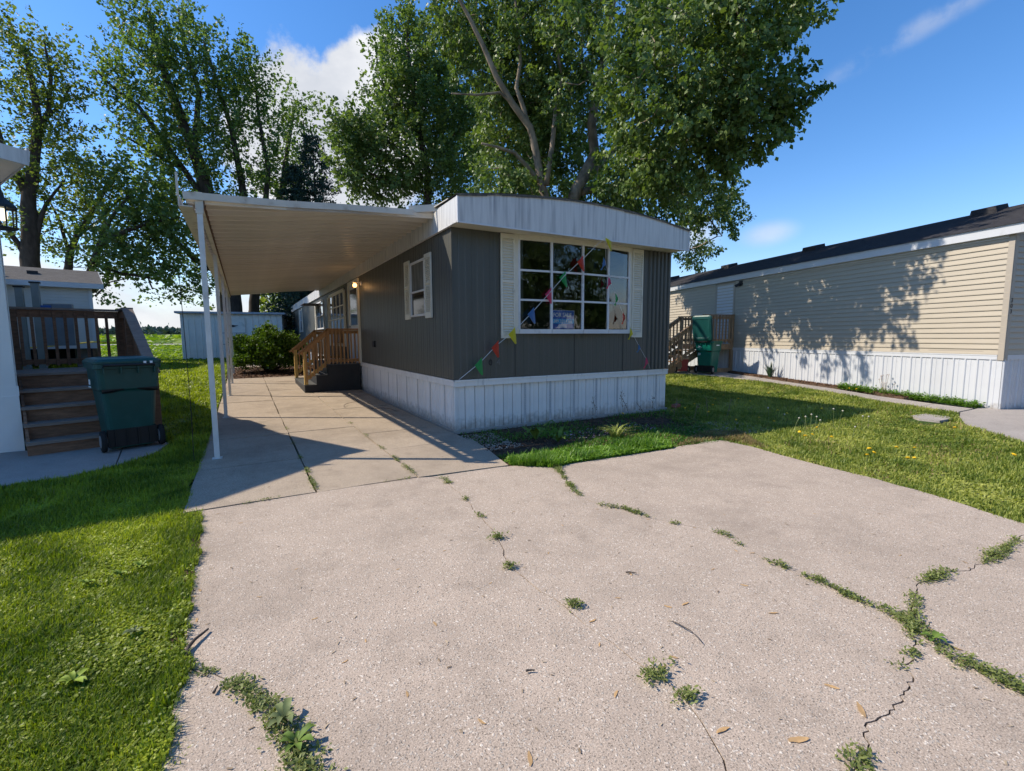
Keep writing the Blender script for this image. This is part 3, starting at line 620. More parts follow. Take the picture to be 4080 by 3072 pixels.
def pennant(a, d, col, size=.21, flip=1, fold=.5):
    a = np.array(a); d = np.array(d)/np.linalg.norm(d); w = size*.8
    p0 = a-d*w/2; p1 = a+d*w/2; dn = np.array([random.uniform(.1, .3) if flip > 0 else random.uniform(-.5, -.35), 0, -1]); dn /= np.linalg.norm(dn)
    tip = a+dn*size+np.array([.02, random.uniform(-.02, .02), 0]); tip2 = tip+np.array([.03*flip, .01, .01])
    mid = (a+tip)/2+np.array([0, -.025*fold, 0])
    MB().add([p0, a+np.array([0, -.01, 0]), p1, tip2, tip, mid], [(0, 1, 5), (1, 2, 5), (2, 3, 5), (3, 4, 5), (4, 0, 5)]).build('pennant', pm[col], ps)
dd1 = np.array([.55, 0, .53]); dd2 = np.array([.35, 0, -.6])
for (x, z), c in zip(((.361, 1.05), (.641, 1.30), (.93, 1.50), (1.274, 1.81), (1.601, 2.13), (1.874, 2.40), (2.18, 2.66)), ('green', 'red', 'yellow', 'blue', 'pink', 'green', 'red')):
    pennant((x-.03, -.135 if x < 2 else -.2, z), dd1, c)
pennant((2.56, -.39, 2.97), (1, 0, -.35), 'yellow', .19)
for (x, z, y), c in zip(((2.67, 2.66, -.2), (2.82, 2.36, -.16), (3.00, 2.09, -.14), (3.185, 1.77, -.13), (3.37, 1.50, -.13), (3.57, 1.22, -.13), (3.77, .97, -.13)), ('blue', 'pink', 'green', 'red', 'yellow', 'blue', 'pink')):
    pennant((x, y, z), dd2, c, .17 if c != 'blue' or z > 2 else .12, -1)

# ============================================================ carport
cp = thing('carport', 'cream metal carport roof on thin white posts beside the grey home', 'carport', (-3.0, 0, 0))
def cp_z(x): return float(np.interp(x, [-3.15, -2.1, -1.3, -.5, 0], [2.95, 3.05, 3.165, 3.235, 3.265]))     # world x from -3.15 to 0
def cp_y(x): return float(np.interp(x, [-3.15, -2.1, -1.3, -.95, 0], [-.02, .22, .46, .57, .59]))
pw_ = .27; NP = 46
def pan(y0, first=False):
    prof = [(0, 0), (.02, -.065), (.07, -.065), (.08, 0), (.14, .0), (.16, -.018), (.20, -.018), (.22, .0), (pw_, 0)]
    xs_ = [-3.12, -2.1, -1.3, -.5, .02]; m = MB(); V = []
    for x in xs_:
        for p, z in prof: V.append((x+3.0, (y0+p) if not first else max(y0+p, cp_y(x)), cp_z(x)+z))
    k = len(prof); F = [(j*k+i, (j+1)*k+i, (j+1)*k+i+1, j*k+i+1) for j in range(len(xs_)-1) for i in range(k-1)]
    return m.add(V, F)
pmesh = pan(0).mesh('roof_panel', CARP)
for k in range(NP):
    y = k*pw_+.55
    link('roof_panel', pmesh, cp, (0, y, 0))
for k in range(2): pan(k*pw_, True).build('roof_panel', CARP, cp)
# front and rear edge channels
e = MB(); X = [-3.14, -2.1, -1.3, -.3, .0]
for a, b in zip(X[:-1], X[1:]):
    e.bar((a+3, cp_y(a)-.015, cp_z(a)+.005), (b+3, cp_y(b)-.015, cp_z(b)+.005), .014, .08)
e.build('front_edge', CARPW, cp)
MB().bar((3.0-.42, cp_y(-.4)+.02, cp_z(-.4)+.05), (3.02, .40, 3.33), .02, .10, (0, 0, 1)).bar((2.95, .62, 3.32), (3.01, .0, 3.345), .12, .012).build('flashing', CARPW, cp)
YR = .55+NP*pw_
e = MB()
for a, b in zip(X[:-1], X[1:]): e.bar((a+3, YR, cp_z(a)-.01), (b+3, YR, cp_z(b)-.01), .014, .09)
e.build('rear_edge', CARPW, cp)
gz = cp_z(-3.15)
MB().box(-.19, -.178, -.02, YR, gz-.10, gz+.02).box(-.19, -.06, -.02, YR, gz-.108, gz-.096).build('gutter', CARPW, cp)
MB().box(-.198, -.180, -.03, .03, gz, gz+.24).build('gutter_stub', CARPW, cp)
MB().box(-.012, .04, .02, YR, gz-.105, gz-.02).build('beam', CARPW, cp)
MB().box(.04, .052, .02, YR, gz-.10, gz-.015).build('beam_edge', RUST, cp)
for y, gr in ((.05, 0), (3.35, 0), (6.6, 0), (9.5, 0), (12.6, 0)):
    z0 = T(-3, y); pm_ = MB().box(-.027, .027, y-.03, y+.03, z0, gz+.06 if y < 1 else gz-.04)
    po = pm_.build('post', POST, cp)
    MB().box(-.05, .05, y-.05, y+.05, z0, z0+.008).build('base_plate', POST, po)
    if y < 1: MB().box(-.037, .037, y-.037, y+.037, gz-.16, gz+.07).build('bracket', CARPW, po)

# ============================================================ entry steps with cedar rail
es = thing('entry_steps', 'black boxed entry steps with new cedar railing under the carport', 'steps', (0, 6.3, 0))
W_ = 2.55
for (x0, x1, h) in ((-1.385, -1.105, .24), (-1.105, -.84, .48), (-.84, -.03, .747)):
    MB().box(x0, x1, 0, W_, 0.0, h-.02).build('riser_box', BLACKP, es)
    MB().box(x0-.015, x1, -.015, W_+.015, h-.02, h).build('tread', CARPET, es)
def rail(y, par, post=True):
    MB().bar((-.02, y, 1.63), (-.82, y, 1.63), .09, .04).build('handrail', CEDAR, par)
    MB().bar((-.80, y, 1.625), (-1.50, y, 1.01), .09, .04).build('handrail', CEDAR, par)
    MB().bar((-.02, y, 1.56), (-.80, y, 1.56), .035, .085).build('top_rail', CEDAR, par)
    MB().bar((-.80, y, 1.545), (-1.42, y, .99), .035, .085).build('top_rail', CEDAR, par)
    MB().bar((-.02, y, .83), (-.80, y, .83), .035, .085).build('bottom_rail', CEDAR, par)
    MB().bar((-.80, y, .80), (-1.36, y, .36), .035, .085).build('bottom_rail', CEDARL, par)
    pk = MB().box(-.018, .018, -.018, .018, 0, .86).mesh('picket', CEDAR)
    yy = y-.037 if y < 1 else y+.037
    for k in range(9): link('picket', pk, par, (-.04-k*.092, yy, .73))
    pk2 = MB().box(-.018, .018, -.018, .018, 0, .74).mesh('picket', CEDAR)
    for k in range(6):
        x = -.885-k*.088; link('picket', pk2, par, (x, yy, .73+(x+.80)*.80))
    MB().box(-.84, -.75, y-.045, y+.045, .5, 1.61).build('post', CEDAR, par)
    MB().box(-1.385, -1.30, y-.045, y+.045, .24, 1.07).build('post', CEDARL, par)
rail(.05, es); rail(W_-.06, es)

# ============================================================ siding helpers for rotated houses
def lap(length, h=.105, t=.013):
    return MB().add([(0, 0, 0), (length, 0, 0), (length, -t, 0), (0, -t, 0), (0, -t, .012), (length, -t, .012), (length, -.003, h*.52), (0, -.003, h*.52), (0, -.009, h*.55), (length, -.009, h*.55), (length, -.001, h+.001), (0, -.001, h+.001)],
        [(0, 3, 2, 1), (3, 4, 5, 2), (4, 7, 6, 5), (7, 8, 9, 6), (8, 11, 10, 9)][:5])
def lap2(length, h, mat, nm='siding_board'):
    t = .021
    v = [(0, -t, 0), (length, -t, 0), (length, -.001, 0), (0, -.001, 0), (0, -t, .014), (length, -t, .014), (length, -.003, h), (0, -.003, h)]
    return MB().add(v, [(0, 1, 2, 3)[::-1], (0, 1, 5, 4), (4, 5, 6, 7)]).mesh(nm, mat)

# right tan house. local frame: +x along the wall towards the camera end, -y is outward (towards the grey home)
RA = .273; RO = (9.510, -3.360)
# local x axis = -wall direction so that outward (-y local) faces the lawn
rh = thing('house', 'long tan vinyl-sided manufactured house with white skirting and dark roof', 'house', (RO[0], RO[1], 0), -RA-PI/2+PI)
# rotation rz: local +x -> (cos, sin). want wall dir d=(sin RA, cos RA) = local -x ?  chosen below
rh.rotation_euler = (0, 0, -PI/2-RA)       # local +x = -d, local -y = outward normal
RL = 20.0
NB = 21; zb0, zb1 = 1.02, 3.19; bh = (zb1-zb0)/NB
bm1 = lap2(3.66, bh, TAN); bm0 = lap2(4.2, bh, TAN)
for k in range(NB):
    xs0 = -((k*1.22) % 3.66)
    for j in range(-1, 6):
        a_ = xs0-(j)*3.66
        if a_ <= 0: link('siding_board', bm1, rh, (a_-3.66, -.0012*(j % 2), zb0+k*bh))
        elif j == -1: pass
    if xs0 < -.01:
        mm = lap2(-xs0, bh, TAN); link('siding_board', mm, rh, (xs0, -.0012, zb0+k*bh))
    link('siding_board', bm0, rh, (.0, .0, zb0+k*bh), (0, 0, PI/2))
MB().box(-RL, 0, .0, 4.2, .05, 3.2).build('wall', TAN, rh)
MB().box(-.075, .018, -.022, .0, .92, 3.2).box(.002, .022, -.004, .075, .92, 3.2).build('corner_trim', TANT, rh)
MB().box(-RL, -.075, -.028, .0, .93, 1.02).box(-RL, -.075, -.034, 0, 1.0, 1.02).build('skirt_cap', RWHITE, rh)
MB().box(.0, .028, .075, 4.2, .93, 1.02).build('skirt_cap', RWHITE, rh)
def rsk(w, h):
    pr = [(0, .0), (.012, .022), (.035, .022), (.047, .004), (w*.5, .004), (w*.53, .010), (w*.57, .010), (w*.6, .004), (w, .0)]
    k = len(pr); return MB().add([(x, -d, 0) for x, d in pr]+[(x, -d, h) for x, d in pr], [(i, i+1, k+i+1, k+i) for i in range(k-1)]).mesh('skirt_panel', RWHITE)
rs = rsk(.2, 1.0)
for k in range(100): link('skirt_panel', rs, rh, (-.2-k*.2, -.004, -.06))
for k in range(20): link('skirt_panel', rs, rh, (.004, k*.2, -.06), (0, 0, PI/2))
# fascia, soffit, roof
MB().box(-RL-.2, .28, -.135, -.11, 3.19, 3.355).box(-RL-.2, .28, -.145, -.11, 3.335, 3.37).build('fascia', RWHITE, rh)
MB().box(-RL-.2, .28, -.11, 0.0, 3.195, 3.21).build('soffit', RWHITE, rh)
MB().box(-RL, -.08, -.02, .0, 3.15, 3.195).build('frieze', RWHITE, rh)
rise = .78; hw = 2.1
def roof_course(par, x0, x1, ya, za, yb, zb, n, mat, t=.009):
    m = MB()
    for k in range(n):
        f0, f1 = k/n, (k+1)/n
        a = (ya+(yb-ya)*f0, za+(zb-za)*f0); b = (ya+(yb-ya)*f1, za+(zb-za)*f1)
        m.add([(x0, a[0], a[1]), (x1, a[0], a[1]), (x1, a[0], a[1]+t), (x0, a[0], a[1]+t), (x1, b[0], b[1]+.001), (x0, b[0], b[1]+.001)], [(0, 1, 2, 3), (3, 2, 4, 5)])
    o = m.build('shingle_courses', mat, par); o['kind'] = 'stuff'; return o
roof_course(rh, -RL-.2, .30, -.17, 3.36, hw, 3.36+rise, 18, SHING)
MB().add([(-RL-.2, hw, 3.36+rise+.004), (.3, hw, 3.36+rise+.004), (.3, 4.37, 3.36), (-RL-.2, 4.37, 3.36)], [(0, 1, 2, 3)]).build('roof', SHING, rh)
MB().add([(.0, 0, 3.2), (.0, 4.2, 3.2), (.0, hw, 3.2+rise*.95)], [(0, 1, 2)]).build('gable', TAN, rh)
MB().bar((.29, -.16, 3.29), (.29, hw, 3.30+rise), .02, .13).bar((.29, 4.36, 3.29), (.29, hw, 3.30+rise), .02, .13).build('rake_board', RWHITE, rh)
def rv(x):
    m = MB(); zt = 3.36+rise*.86; m.loft([[(x-.26, 1.66, zt-.06), (x+.26, 1.66, zt-.06), (x+.22, 1.66, zt+.11), (x-.22, 1.66, zt+.11)], [(x-.26, 2.05, zt-.02), (x+.26, 2.05, zt-.02), (x+.20, 2.05, zt+.19), (x-.20, 2.05, zt+.19)]])
    m.build('roof_vent', SHING, rh)
for x in (-1.55, -6.0, -9.8, -13.6): rv(x)
# door of the tan house
dt0, dt1 = -8.0, -7.2
d2 = MB().box(dt0-.09, dt0, -.03, .0, 1.10, 3.18).box(dt1, dt1+.07, -.03, 0, 1.10, 3.18).box(dt0, dt1, -.03, 0, 3.12, 3.18).build('door_frame', TANT, rh)
d3 = MB().box(dt0, dt1, -.02, 0, 1.10, 3.12).build('door', RWHITE, rh); MB().lathe([(.03, 0), (.03, .04)], n=8).build('handle', MGRAY, d3, (dt0+.07, -.02, 2.0), (PI/2, 0, 0))
wl = MB().box(-6.93, -6.80, -.05, 0, 3.0, 3.16).build('wall_light', BLACKP, rh); MB().bar((-6.9, -.05, 3.06), (-7.0, -.13, 3.0), .08, .07).build('lamp_head', BLACKP, wl)
for k, (t_, z) in enumerate((('3', 1.98), ('0', 1.88), ('3', 1.78))): link('digit', text_mesh(t_, .11, mk('dark_digit', (.03, .03, .03), .5) if k == 0 else bpy.data.materials['dark_digit'], .004), rh, (.023, .01, z), (PI/2, 0, PI/2))
MB().box(-.35-.9, -.3, -.013, -.0, zb0+.0, zb0+bh*.7).build('siding_patch', TANT, rh)
# porch of the tan house
pt = thing('wooden_porch', 'treated lumber porch and stairs at the side door of the tan house', 'porch', (RO[0], RO[1], 0), -PI/2-RA)
x0, x1, dep, zf = -8.45, -7.12, 1.15, 1.13
for a in (x0+.04, x1-.04):
    for b in (-.05, -dep+.05): MB().box(a-.045, a+.045, b-.045, b+.045, .1, 2.06).build('post', TREATED, pt)
MB().box(x0, x1, -dep, -.02, zf-.02, zf).build('floor', TREATED, pt)
for y in (-dep, -.04): MB().box(x0, x1, y, y+.03, zf-.17, zf-.02).build('rim_board', TREATED, pt)
for x in (x0, x1-.03):
    MB().box(x, x+.03, -dep+.03, -.04, zf-.17, zf-.02).build('rim_board', TREATED, pt); MB().box(x, x+.03, -dep+.03, -.04, .2, .34).build('kick_board', TREATED, pt)
pk = MB().box(-.018, .018, -.018, .018, 0, .90).mesh('picket', TREATED)
for x in (x0+.0, x1-.0):
    MB().bar((x, -.02, 2.08), (x, -dep-.04, 2.08), .09, .035).build('handrail', TREATED, pt); MB().bar((x, -.02, 2.0), (x, -dep, 2.0), .035, .09).build('top_rail', TREATED, pt); MB().bar((x, -.02, 1.26), (x, -dep, 1.26), .035, .09).build('bottom_rail', TREATED, pt)
    for k in range(9): link('picket', pk, pt, (x+.03, -.1-k*.12, 1.16))
    MB().bar((x, -dep, 2.06), (x, -2.55, 1.16), .09, .035).build('handrail', TREATED, pt); MB().bar((x, -dep, 1.98), (x, -2.5, 1.08), .035, .09).build('top_rail', TREATED, pt); MB().bar((x, -dep, 1.22), (x, -2.5, .36), .035, .09).build('bottom_rail', TREATED, pt)
    for k in range(9): link('picket', pk, pt, (x+.03, -dep-.12-k*.135, 1.12-(.12+k*.135)*.64))
    MB().box(x-.045, x+.045, -2.52, -2.43, .12, 1.2).build('post', TREATED, pt)
for k in range(5): MB().box(x0+.03, x1-.05, -dep-(k+1)*.26, -dep-k*.26+.02, zf-(k+1)*.19-.03, zf-(k+1)*.19).build('tread', TREATED, pt)
for x in (x0+.03, x1-.07): MB().bar((x, -dep, zf-.2), (x, -dep-1.3, .2), .035, .2).build('stringer', TREATED, pt)

# ============================================================ wheeled bins
def rrect(w, d, r, z, n=3, cx=0, cy=0):
    o = []
    for sx, sy, a0 in ((1, 1, 0), (-1, 1, 90), (-1, -1, 180), (1, -1, 270)):
        for k in range(n+1):
            a = math.radians(a0+90*k/n); o.append((cx+sx*(w/2-r)+r*math.cos(a), cy+sy*(d/2-r)+r*math.sin(a), z))
    return o
def wheeled_bin(name, label, loc, rz, mat, open_lid=False, s=1.0, num=None):
    b = thing(name, label, 'trash bin', loc, rz)
    m = MB()      # front of the bin is +y, wheels at -y
    m.loft([rrect(.50*s, .52*s, .05, .03), rrect(.52*s, .55*s, .06, .20), rrect(.60*s, .66*s, .07, .70*s), rrect(.61*s, .67*s, .07, .72*s), rrect(.655*s, .73*s, .07, .745*s), rrect(.68*s, .77*s, .07, 1.02*s)], cap=True)
    m.build('body', mat, b, smooth=False)
    m = MB().loft([rrect(.70*s, .79*s, .07, .985*s), rrect(.73*s, .82*s, .08, .99*s), rrect(.73*s, .82*s, .08, 1.045*s), rrect(.70*s, .79*s, .07, 1.05*s)]); m.build('rim', mat, b)
    for k in range(4): MB().box((-.27+k*.18-.008)*s, (-.27+k*.18+.008)*s, -.43*s, -.385*s, .93*s, 1.045*s).build('rib', mat, b)
    for sx in (-1, 1): MB().loft([[(sx*.30*s, -.372*s, .735*s), (sx*.30*s, -.335*s, .70*s), (sx*.20*s, -.335*s, .70*s), (sx*.07*s, -.372*s, .735*s)], [(sx*.30*s, -.378*s, .75*s), (sx*.30*s, -.378*s, .72*s), (sx*.18*s, -.378*s, .735*s), (sx*.07*s, -.378*s, .748*s)]]).build('grip_recess', BLK, b)
    MB().box(-.27*s, .27*s, -.30*s, -.22*s, .05, .26).build('axle_recess_shade', BLK, b)  # black box standing in for the shade inside the axle recess
    MB().tube([(-.31*s, -.27*s, .13), (.31*s, -.27*s, .13)], .012, 6).build('axle', BLK, b)
    for k in range(4): MB().box((-.2+k*.125)*s, (-.185+k*.125)*s, -.315*s, -.30*s, .06, .25).build('rib', BLK, b)
    for sx in (-1, 1):
        w = MB().lathe([(.09, -.03), (.125, -.025), (.13, 0), (.125, .025), (.09, .03)], n=18).build('wheel', RUB, b, (sx*.315*s, -.27*s, .13), (0, PI/2, 0), smooth=True)
        MB().lathe([(.075, -.034), (.08, 0), (.075, .034)], n=12).build('hub', mk('hub', (.25, .25, .25), .4) if 'hub' not in bpy.data.materials else bpy.data.materials['hub'], w)
    MB().tube([(-.27*s, -.41*s, 1.0*s), (-.27*s, -.45*s, 1.03*s), (.27*s, -.45*s, 1.03*s), (.27*s, -.41*s, 1.0*s)], .014, 6).build('handle', BLK, b)
    lm = MB().loft([rrect(.75*s, .84*s, .09, 0, cy=.42*s), rrect(.75*s, .84*s, .09, .02*s, cy=.42*s), rrect(.68*s, .77*s, .09, .05*s, cy=.42*s), rrect(.55*s, .62*s, .08, .065*s, cy=.42*s), rrect(.5*s, .58*s, .08, .055*s, cy=.42*s)])
    lid = lm.build('lid', BIN if open_lid else mat, b, (0, -.42*s, 1.05*s), (math.radians(100) if open_lid else 0, 0, 0), smooth=False)  # open lid takes the darker plastic: shade of its unlit side put into colour
    if open_lid:
        for sx in (-.1, .1): MB().box(sx-.03, sx+.03, -.05, .03, -.05, .02).build('hinge', BLK, lid)
    return b
lb = wheeled_bin('trash_bin', 'dark green wheeled trash bin with closed lid beside the left wooden steps', (-4.04, 1.42, .006), math.radians(20), BIN, s=1.0)
lb.scale = (.93, .93, 1.05)
MB().box(-.372, -.366, -.10, -.02, .80, .86).build('label_plate', SW, lb); MB().box(-.372, -.366, -.12, .02, .765, .78).build('label_plate', SW, lb)
for x in (.15, .22): MB().box(x, x+.03, -.4445, -.434, 1.035, 1.07).build('sticker', SW, lb)
rb = wheeled_bin('trash_bin', 'green wheeled trash bin with its lid thrown open in front of the tan house porch', (10.25, 3.55, T(10.2, 3.6)+.01), math.radians(-79), BINR, True)
rb.scale = (.86, .86, .97)
for t_, p, r_, sz in (('30', (.30, .12, .66), PI/2, .10), ('WM', (.345, .10, .87), PI/2, .06)):
    pass
link('lettering', text_mesh('30', .10, SW, .002), rb, (-.22, -.352, .60), (PI/2, 0, 0)); link('lettering', text_mesh('WM', .055, SW, .002), rb, (-.20, -.385, .86), (PI/2, 0, 0)); MB().box(-.24, -.06, -.386, -.382, .835, .842).build('label_line', SW, rb)
MB().box(.338, .344, -.08, .16, .90, .935).build('label_line', SW, rb); MB().box(-.10, .06, .33, .337, .18, .70).box(.06, .16, .30, .342, .18, .70).build('side_recess', BINR, rb)

# red wheeled cooler beside the bin
rc = thing('wheeled_cooler', 'red wheeled cooler with a tan lid beside the open green bin', 'cooler', (9.80, 4.25, T(9.8, 4.2)+.01), math.radians(-35))
MB().loft([rrect(.34, .48, .04, .04), rrect(.40, .54, .05, .42)]).build('body', REDP, rc); MB().loft([rrect(.42, .56, .05, .42), rrect(.42, .56, .05, .47), rrect(.36, .50, .05, .50)]).build('lid', mk('tan_lid', (.50, .30, .17), .5), rc)
for sx in (-1, 1):
    w = MB().lathe([(.06, -.025), (.105, -.02), (.11, 0), (.105, .02), (.06, .025)], n=16).build('wheel', RUB, rc, (sx*.2, -.24, .11), (0, PI/2, 0)); MB().lathe([(.05, -.028), (.06, 0), (.05, .028)], n=8).build('hub', bpy.data.materials['hub'], w)

# ============================================================ left house
LA = math.radians(17.3); LO = (-5.189, 1.872)
lh = thing('house', 'corner of the white-sided house with high eave at the left edge', 'house', (LO[0], LO[1], 0), LA)
# local: +x = LR (towards the camera's right), +y = LD (away)
WL = 4.6; LLn = 17
zl0, zl1 = .82, 3.62; nb = 24; hb = (zl1-zl0)/nb
lb1 = lap2(WL, hb, LWHITE)
for k in range(nb): link('siding_board', lb1, lh, (-WL, 0, zl0+k*hb))
MB().box(-WL, 0, .001, LLn, .03, zl1).build('wall', LWHITE, lh)
MB().box(-.20, .012, -.03, .0, .80, zl1).box(.0, .014, -.03, .10, .80, zl1).build('corner_trim', LWHITE, lh)
MB().box(-WL, .02, -.035, 0, .70, .82).build('skirt_cap', LWHITE, lh)
sk = skirt_pan(.2, .74, LWHITE)
for k in range(23): link('skirt_panel', sk, lh, (-WL+k*.2, -.012, -.03))
MB().box(-.22, .015, -.045, .02, -.02, .70).build('skirt_corner', LWHITE, lh)
er = .86; ez = 3.66
# gable roof, ridge along +y
for s_, nm in ((1, 'r'), (-1, 'l')):
    xe = .015 if s_ > 0 else -WL-.32; xm = -WL/2
    MB().add([(xe, -.36, ez), (xm, -.36, ez+er), (xm, LLn+.3, ez+er), (xe, LLn+.3, ez), (xe, -.36, ez+.03), (xm, -.36, ez+er+.03), (xm, LLn+.3, ez+er+.03), (xe, LLn+.3, ez+.03)], [(0, 1, 2, 3), (7, 6, 5, 4), (0, 4, 5, 1), (3, 2, 6, 7), (0, 3, 7, 4)]).build('roof', SHING, lh)
    MB().bar((xe, -.37, ez-.05), (xm, -.37, ez+er-.05), .02, .17).build('rake_board', FASC, lh)
MB().bar((.315, -.38, ez-.05), (.01, 1.5, ez-.05), .02, .16).build('eave_board', FASC, lh)
MB().add([(.015, -.36, ez), (.32, -.36, ez-.06), (.015, 1.5, ez), (.015, -.36, ez+.03), (.32, -.36, ez+.0), (.015, 1.5, ez+.03)], [(0, 1, 2), (5, 4, 3), (0, 3, 4, 1), (1, 4, 5, 2)]).build('roof_return', SHING, lh)
MB().bar((.325, -.37, ez-.09), (0, -.37, ez-.05), .02, .17).build('rake_return', FASC, lh)
MB().add([(0, -.36, ez-.12), (.305, -.36, ez-.12), (0, 1.45, ez-.12)], [(0, 1, 2)]).build('soffit', LWHITE, lh)
MB().add([(-WL, -.001, zl1), (0, -.001, zl1), (0, -.001, ez-.1), (-WL/2, -.001, ez+er-.08), (-WL, -.001, ez-.1)], [(0, 1, 2, 3, 4)]).build('gable', LWHITE, lh)
# hanging lantern by the corner
p = PY(4, 450, .9); lt = thing('lantern', 'black hanging porch lantern at the left edge of the photo', 'lantern', (p[0], p[1], p[2]))
MB().lathe([(.0, .20), (.025, .16), (.03, .12), (.115, .03), (.125, .0)], n=6).build('cap', BLACKP, lt); MB().lathe([(.115, -.22), (.12, -.21), (.115, -.20)], n=6).build('base', BLACKP, lt)
for k in range(6): a = k*PI/3; MB().bar((.1*math.cos(a), .1*math.sin(a), -.2), (.11*math.cos(a), .11*math.sin(a), 0), .012, .012).build('bar', BLACKP, lt)
MB().lathe([(.02, .0), (.04, -.04), (.04, -.10), (.02, -.13)], n=10).build('bulb', emit('lantern_bulb', (1, .9, .65), 1.3), lt)
MB().tube([(0, 0, .19), (0, 0, .42), (-.35, .1, .46)], .012, 5).build('bracket', BLACKP, lt)

# ============================================================ left deck and steps (same frame as the left house)
dk = thing('wooden_deck', 'aged brown wooden deck and five steps at the side of the left house', 'deck', (LO[0], LO[1], 0), LA)
noses = [-.60, -.34, -.08, .18, .46]; zt = [.165, .355, .545, .745, .95]; aw = 1.30
for k in range(5):
    z0 = 0.0 if k == 0 else zt[k-1]
    MB().box(.04, aw, noses[k]+.035, noses[k]+.06, z0, zt[k]-.035).build('riser', DECKW, dk)
    b1 = noses[k+1]+.06 if k < 4 else .80
    MB().box(.02, aw+.02, noses[k], b1, zt[k]-.035, zt[k]).build('tread', DECKG, dk)
for k in range(7): MB().box(.02, aw+.02, .81+k*.145, .81+k*.145+.137, .915, .95).build('deck_board', DECKG, dk)
for x in (.03, aw-.005): MB().loft([[(x, noses[0]+.05, 0), (x, .45, 0), (x, .45, .91), (x, noses[4]+.04, .91), (x, noses[0]+.05, .13)], [(x+.03, noses[0]+.05, 0), (x+.03, .45, 0), (x+.03, .45, .91), (x+.03, noses[4]+.04, .91), (x+.03, noses[0]+.05, .13)]]).build('stringer', DECKW, dk)
YB = 1.72
MB().box(.03, aw+.02, .45, YB, .0, .015).box(aw-.01, aw+.02, .45, YB, .72, .915).box(.02, aw, YB, YB+.03, .72, .915).build('skirt_board', DECKW, dk)
for x, y in ((aw, YB), (aw, .93), (.05, YB)): MB().box(x-.045, x+.045, y-.045, y+.045, .0, 1.86).build('post', DECKW, dk)
MB().box(.0, aw+.04, YB-.06, YB+.06, 1.87, 1.90).build('handrail', DECKG, dk)
MB().box(.0, aw, YB-.02, YB+.02, 1.75, 1.865).build('top_rail', DECKW, dk); MB().box(.0, aw, YB-.02, YB+.02, 1.02, 1.10).build('bottom_rail', DECKW, dk)
pk = MB().box(-.019, .019, -.019, .019, 0, .84).mesh('picket', DECKW)
for k in range(10): link('picket', pk, dk, (.12+k*.125, YB-.04, 1.0))
# right side rail: level part then sloping down the steps
MB().box(aw-.06, aw+.07, .90, YB, 1.87, 1.90).build('handrail', DECKG, dk)
MB().bar((aw, .93, 1.885), (aw, -.72, .95), .13, .032).build('handrail', DECKG, dk)
MB().box(aw-.02, aw+.02, .93, YB, 1.75, 1.865).build('top_rail', DECKW, dk); MB().bar((aw, .93, 1.81), (aw, -.68, .905), .036, .1).build('top_rail', DECKW, dk)
pl2 = MB().box(-.012, .012, -.044, .044, 0, .90).mesh('picket', DECKW)
for k in range(8): link('picket', pl2, dk, (aw+.035, YB-.07-k*.105, .93))
for k in range(14):
    y = .86-k*.112; link('picket', pl2, dk, (aw+.035, y, .90-(.93-y)*.565))
MB().box(aw-.045, aw+.045, -.70, -.61, .0, 1.02).build('post', DECKW, dk)

# ============================================================ far grey house on blocks with its meters
fh = thing('house', 'pale blue-grey house on blocks with brown shingle roof beyond the left deck', 'house', (-7.72, 18.0, 0), math.radians(14))
FW = 13.0; fz0, fz1 = 1.20, 3.45; nb = 20; hb = (fz1-fz0)/nb; fb = lap2(FW, hb, BLUEG)
for k in range(nb): link('siding_board', fb, fh, (-FW, 0, fz0+k*hb))
MB().box(-FW, 0, .001, 4.2, fz0, fz1).build('wall', BLUEG, fh)
MB().box(-.10, .015, -.03, 0, fz0, fz1).build('corner_trim', RWHITE, fh); MB().box(-FW, .01, -.03, 0, fz0-.14, fz0).build('base_trim', RWHITE, fh)
for k in range(6):
    for y in (.4, 3.7): MB().box(-.6-k*2.2, -.2-k*2.2, y, y+.4, T(-8, 18)-.1, fz0-.14).build('pier', mk('pier_block', (.15, .15, .15), .9) if 'pier_block' not in bpy.data.materials else bpy.data.materials['pier_block'], fh)
MB().box(-FW, 0, 3.9, 3.95, .1, fz0-.14).build('underside_shade', BLACKP, fh)  # added black sheet standing in for the shade under the unskirted house
roof_course(fh, -FW-.3, .35, -.30, 3.56, 2.1, 4.28, 16, SHING2)
MB().add([(-FW-.3, 2.1, 4.284), (.35, 2.1, 4.284), (.35, 4.5, 3.56), (-FW-.3, 4.5, 3.56)], [(0, 1, 2, 3)]).build('roof', SHING2, fh)
MB().box(-FW-.3, .36, -.31, -.29, 3.37, 3.56).build('fascia', RWHITE, fh); MB().box(-FW, .35, -.29, 0, 3.38, 3.40).build('soffit', RWHITE, fh)
MB().add([(0, 0, fz1), (0, 4.2, fz1), (0, 2.1, 4.2)], [(0, 1, 2)]).build('gable', BLUEG, fh)
MB().bar((.35, -.30, 3.50), (.35, 2.1, 4.22), .02, .14).bar((.35, 4.5, 3.50), (.35, 2.1, 4.22), .02, .14).build('rake_board', RWHITE, fh)
MB().lathe([(.05, 0), (.05, .4), (.08, .4), (.08, .44)], n=8).build('vent_pipe', MGRAY, fh, (-2.55, .35, 3.62)); MB().box(-1.75, -1.45, .8, 1.1, 3.85, 4.02).build('roof_vent', BLACKP, fh)
mp = thing('meter_pedestal', 'grey electric meter pedestals standing in front of the blue-grey house', 'meter', (-8.75, 14.5, T(-8.75, 14.5)))
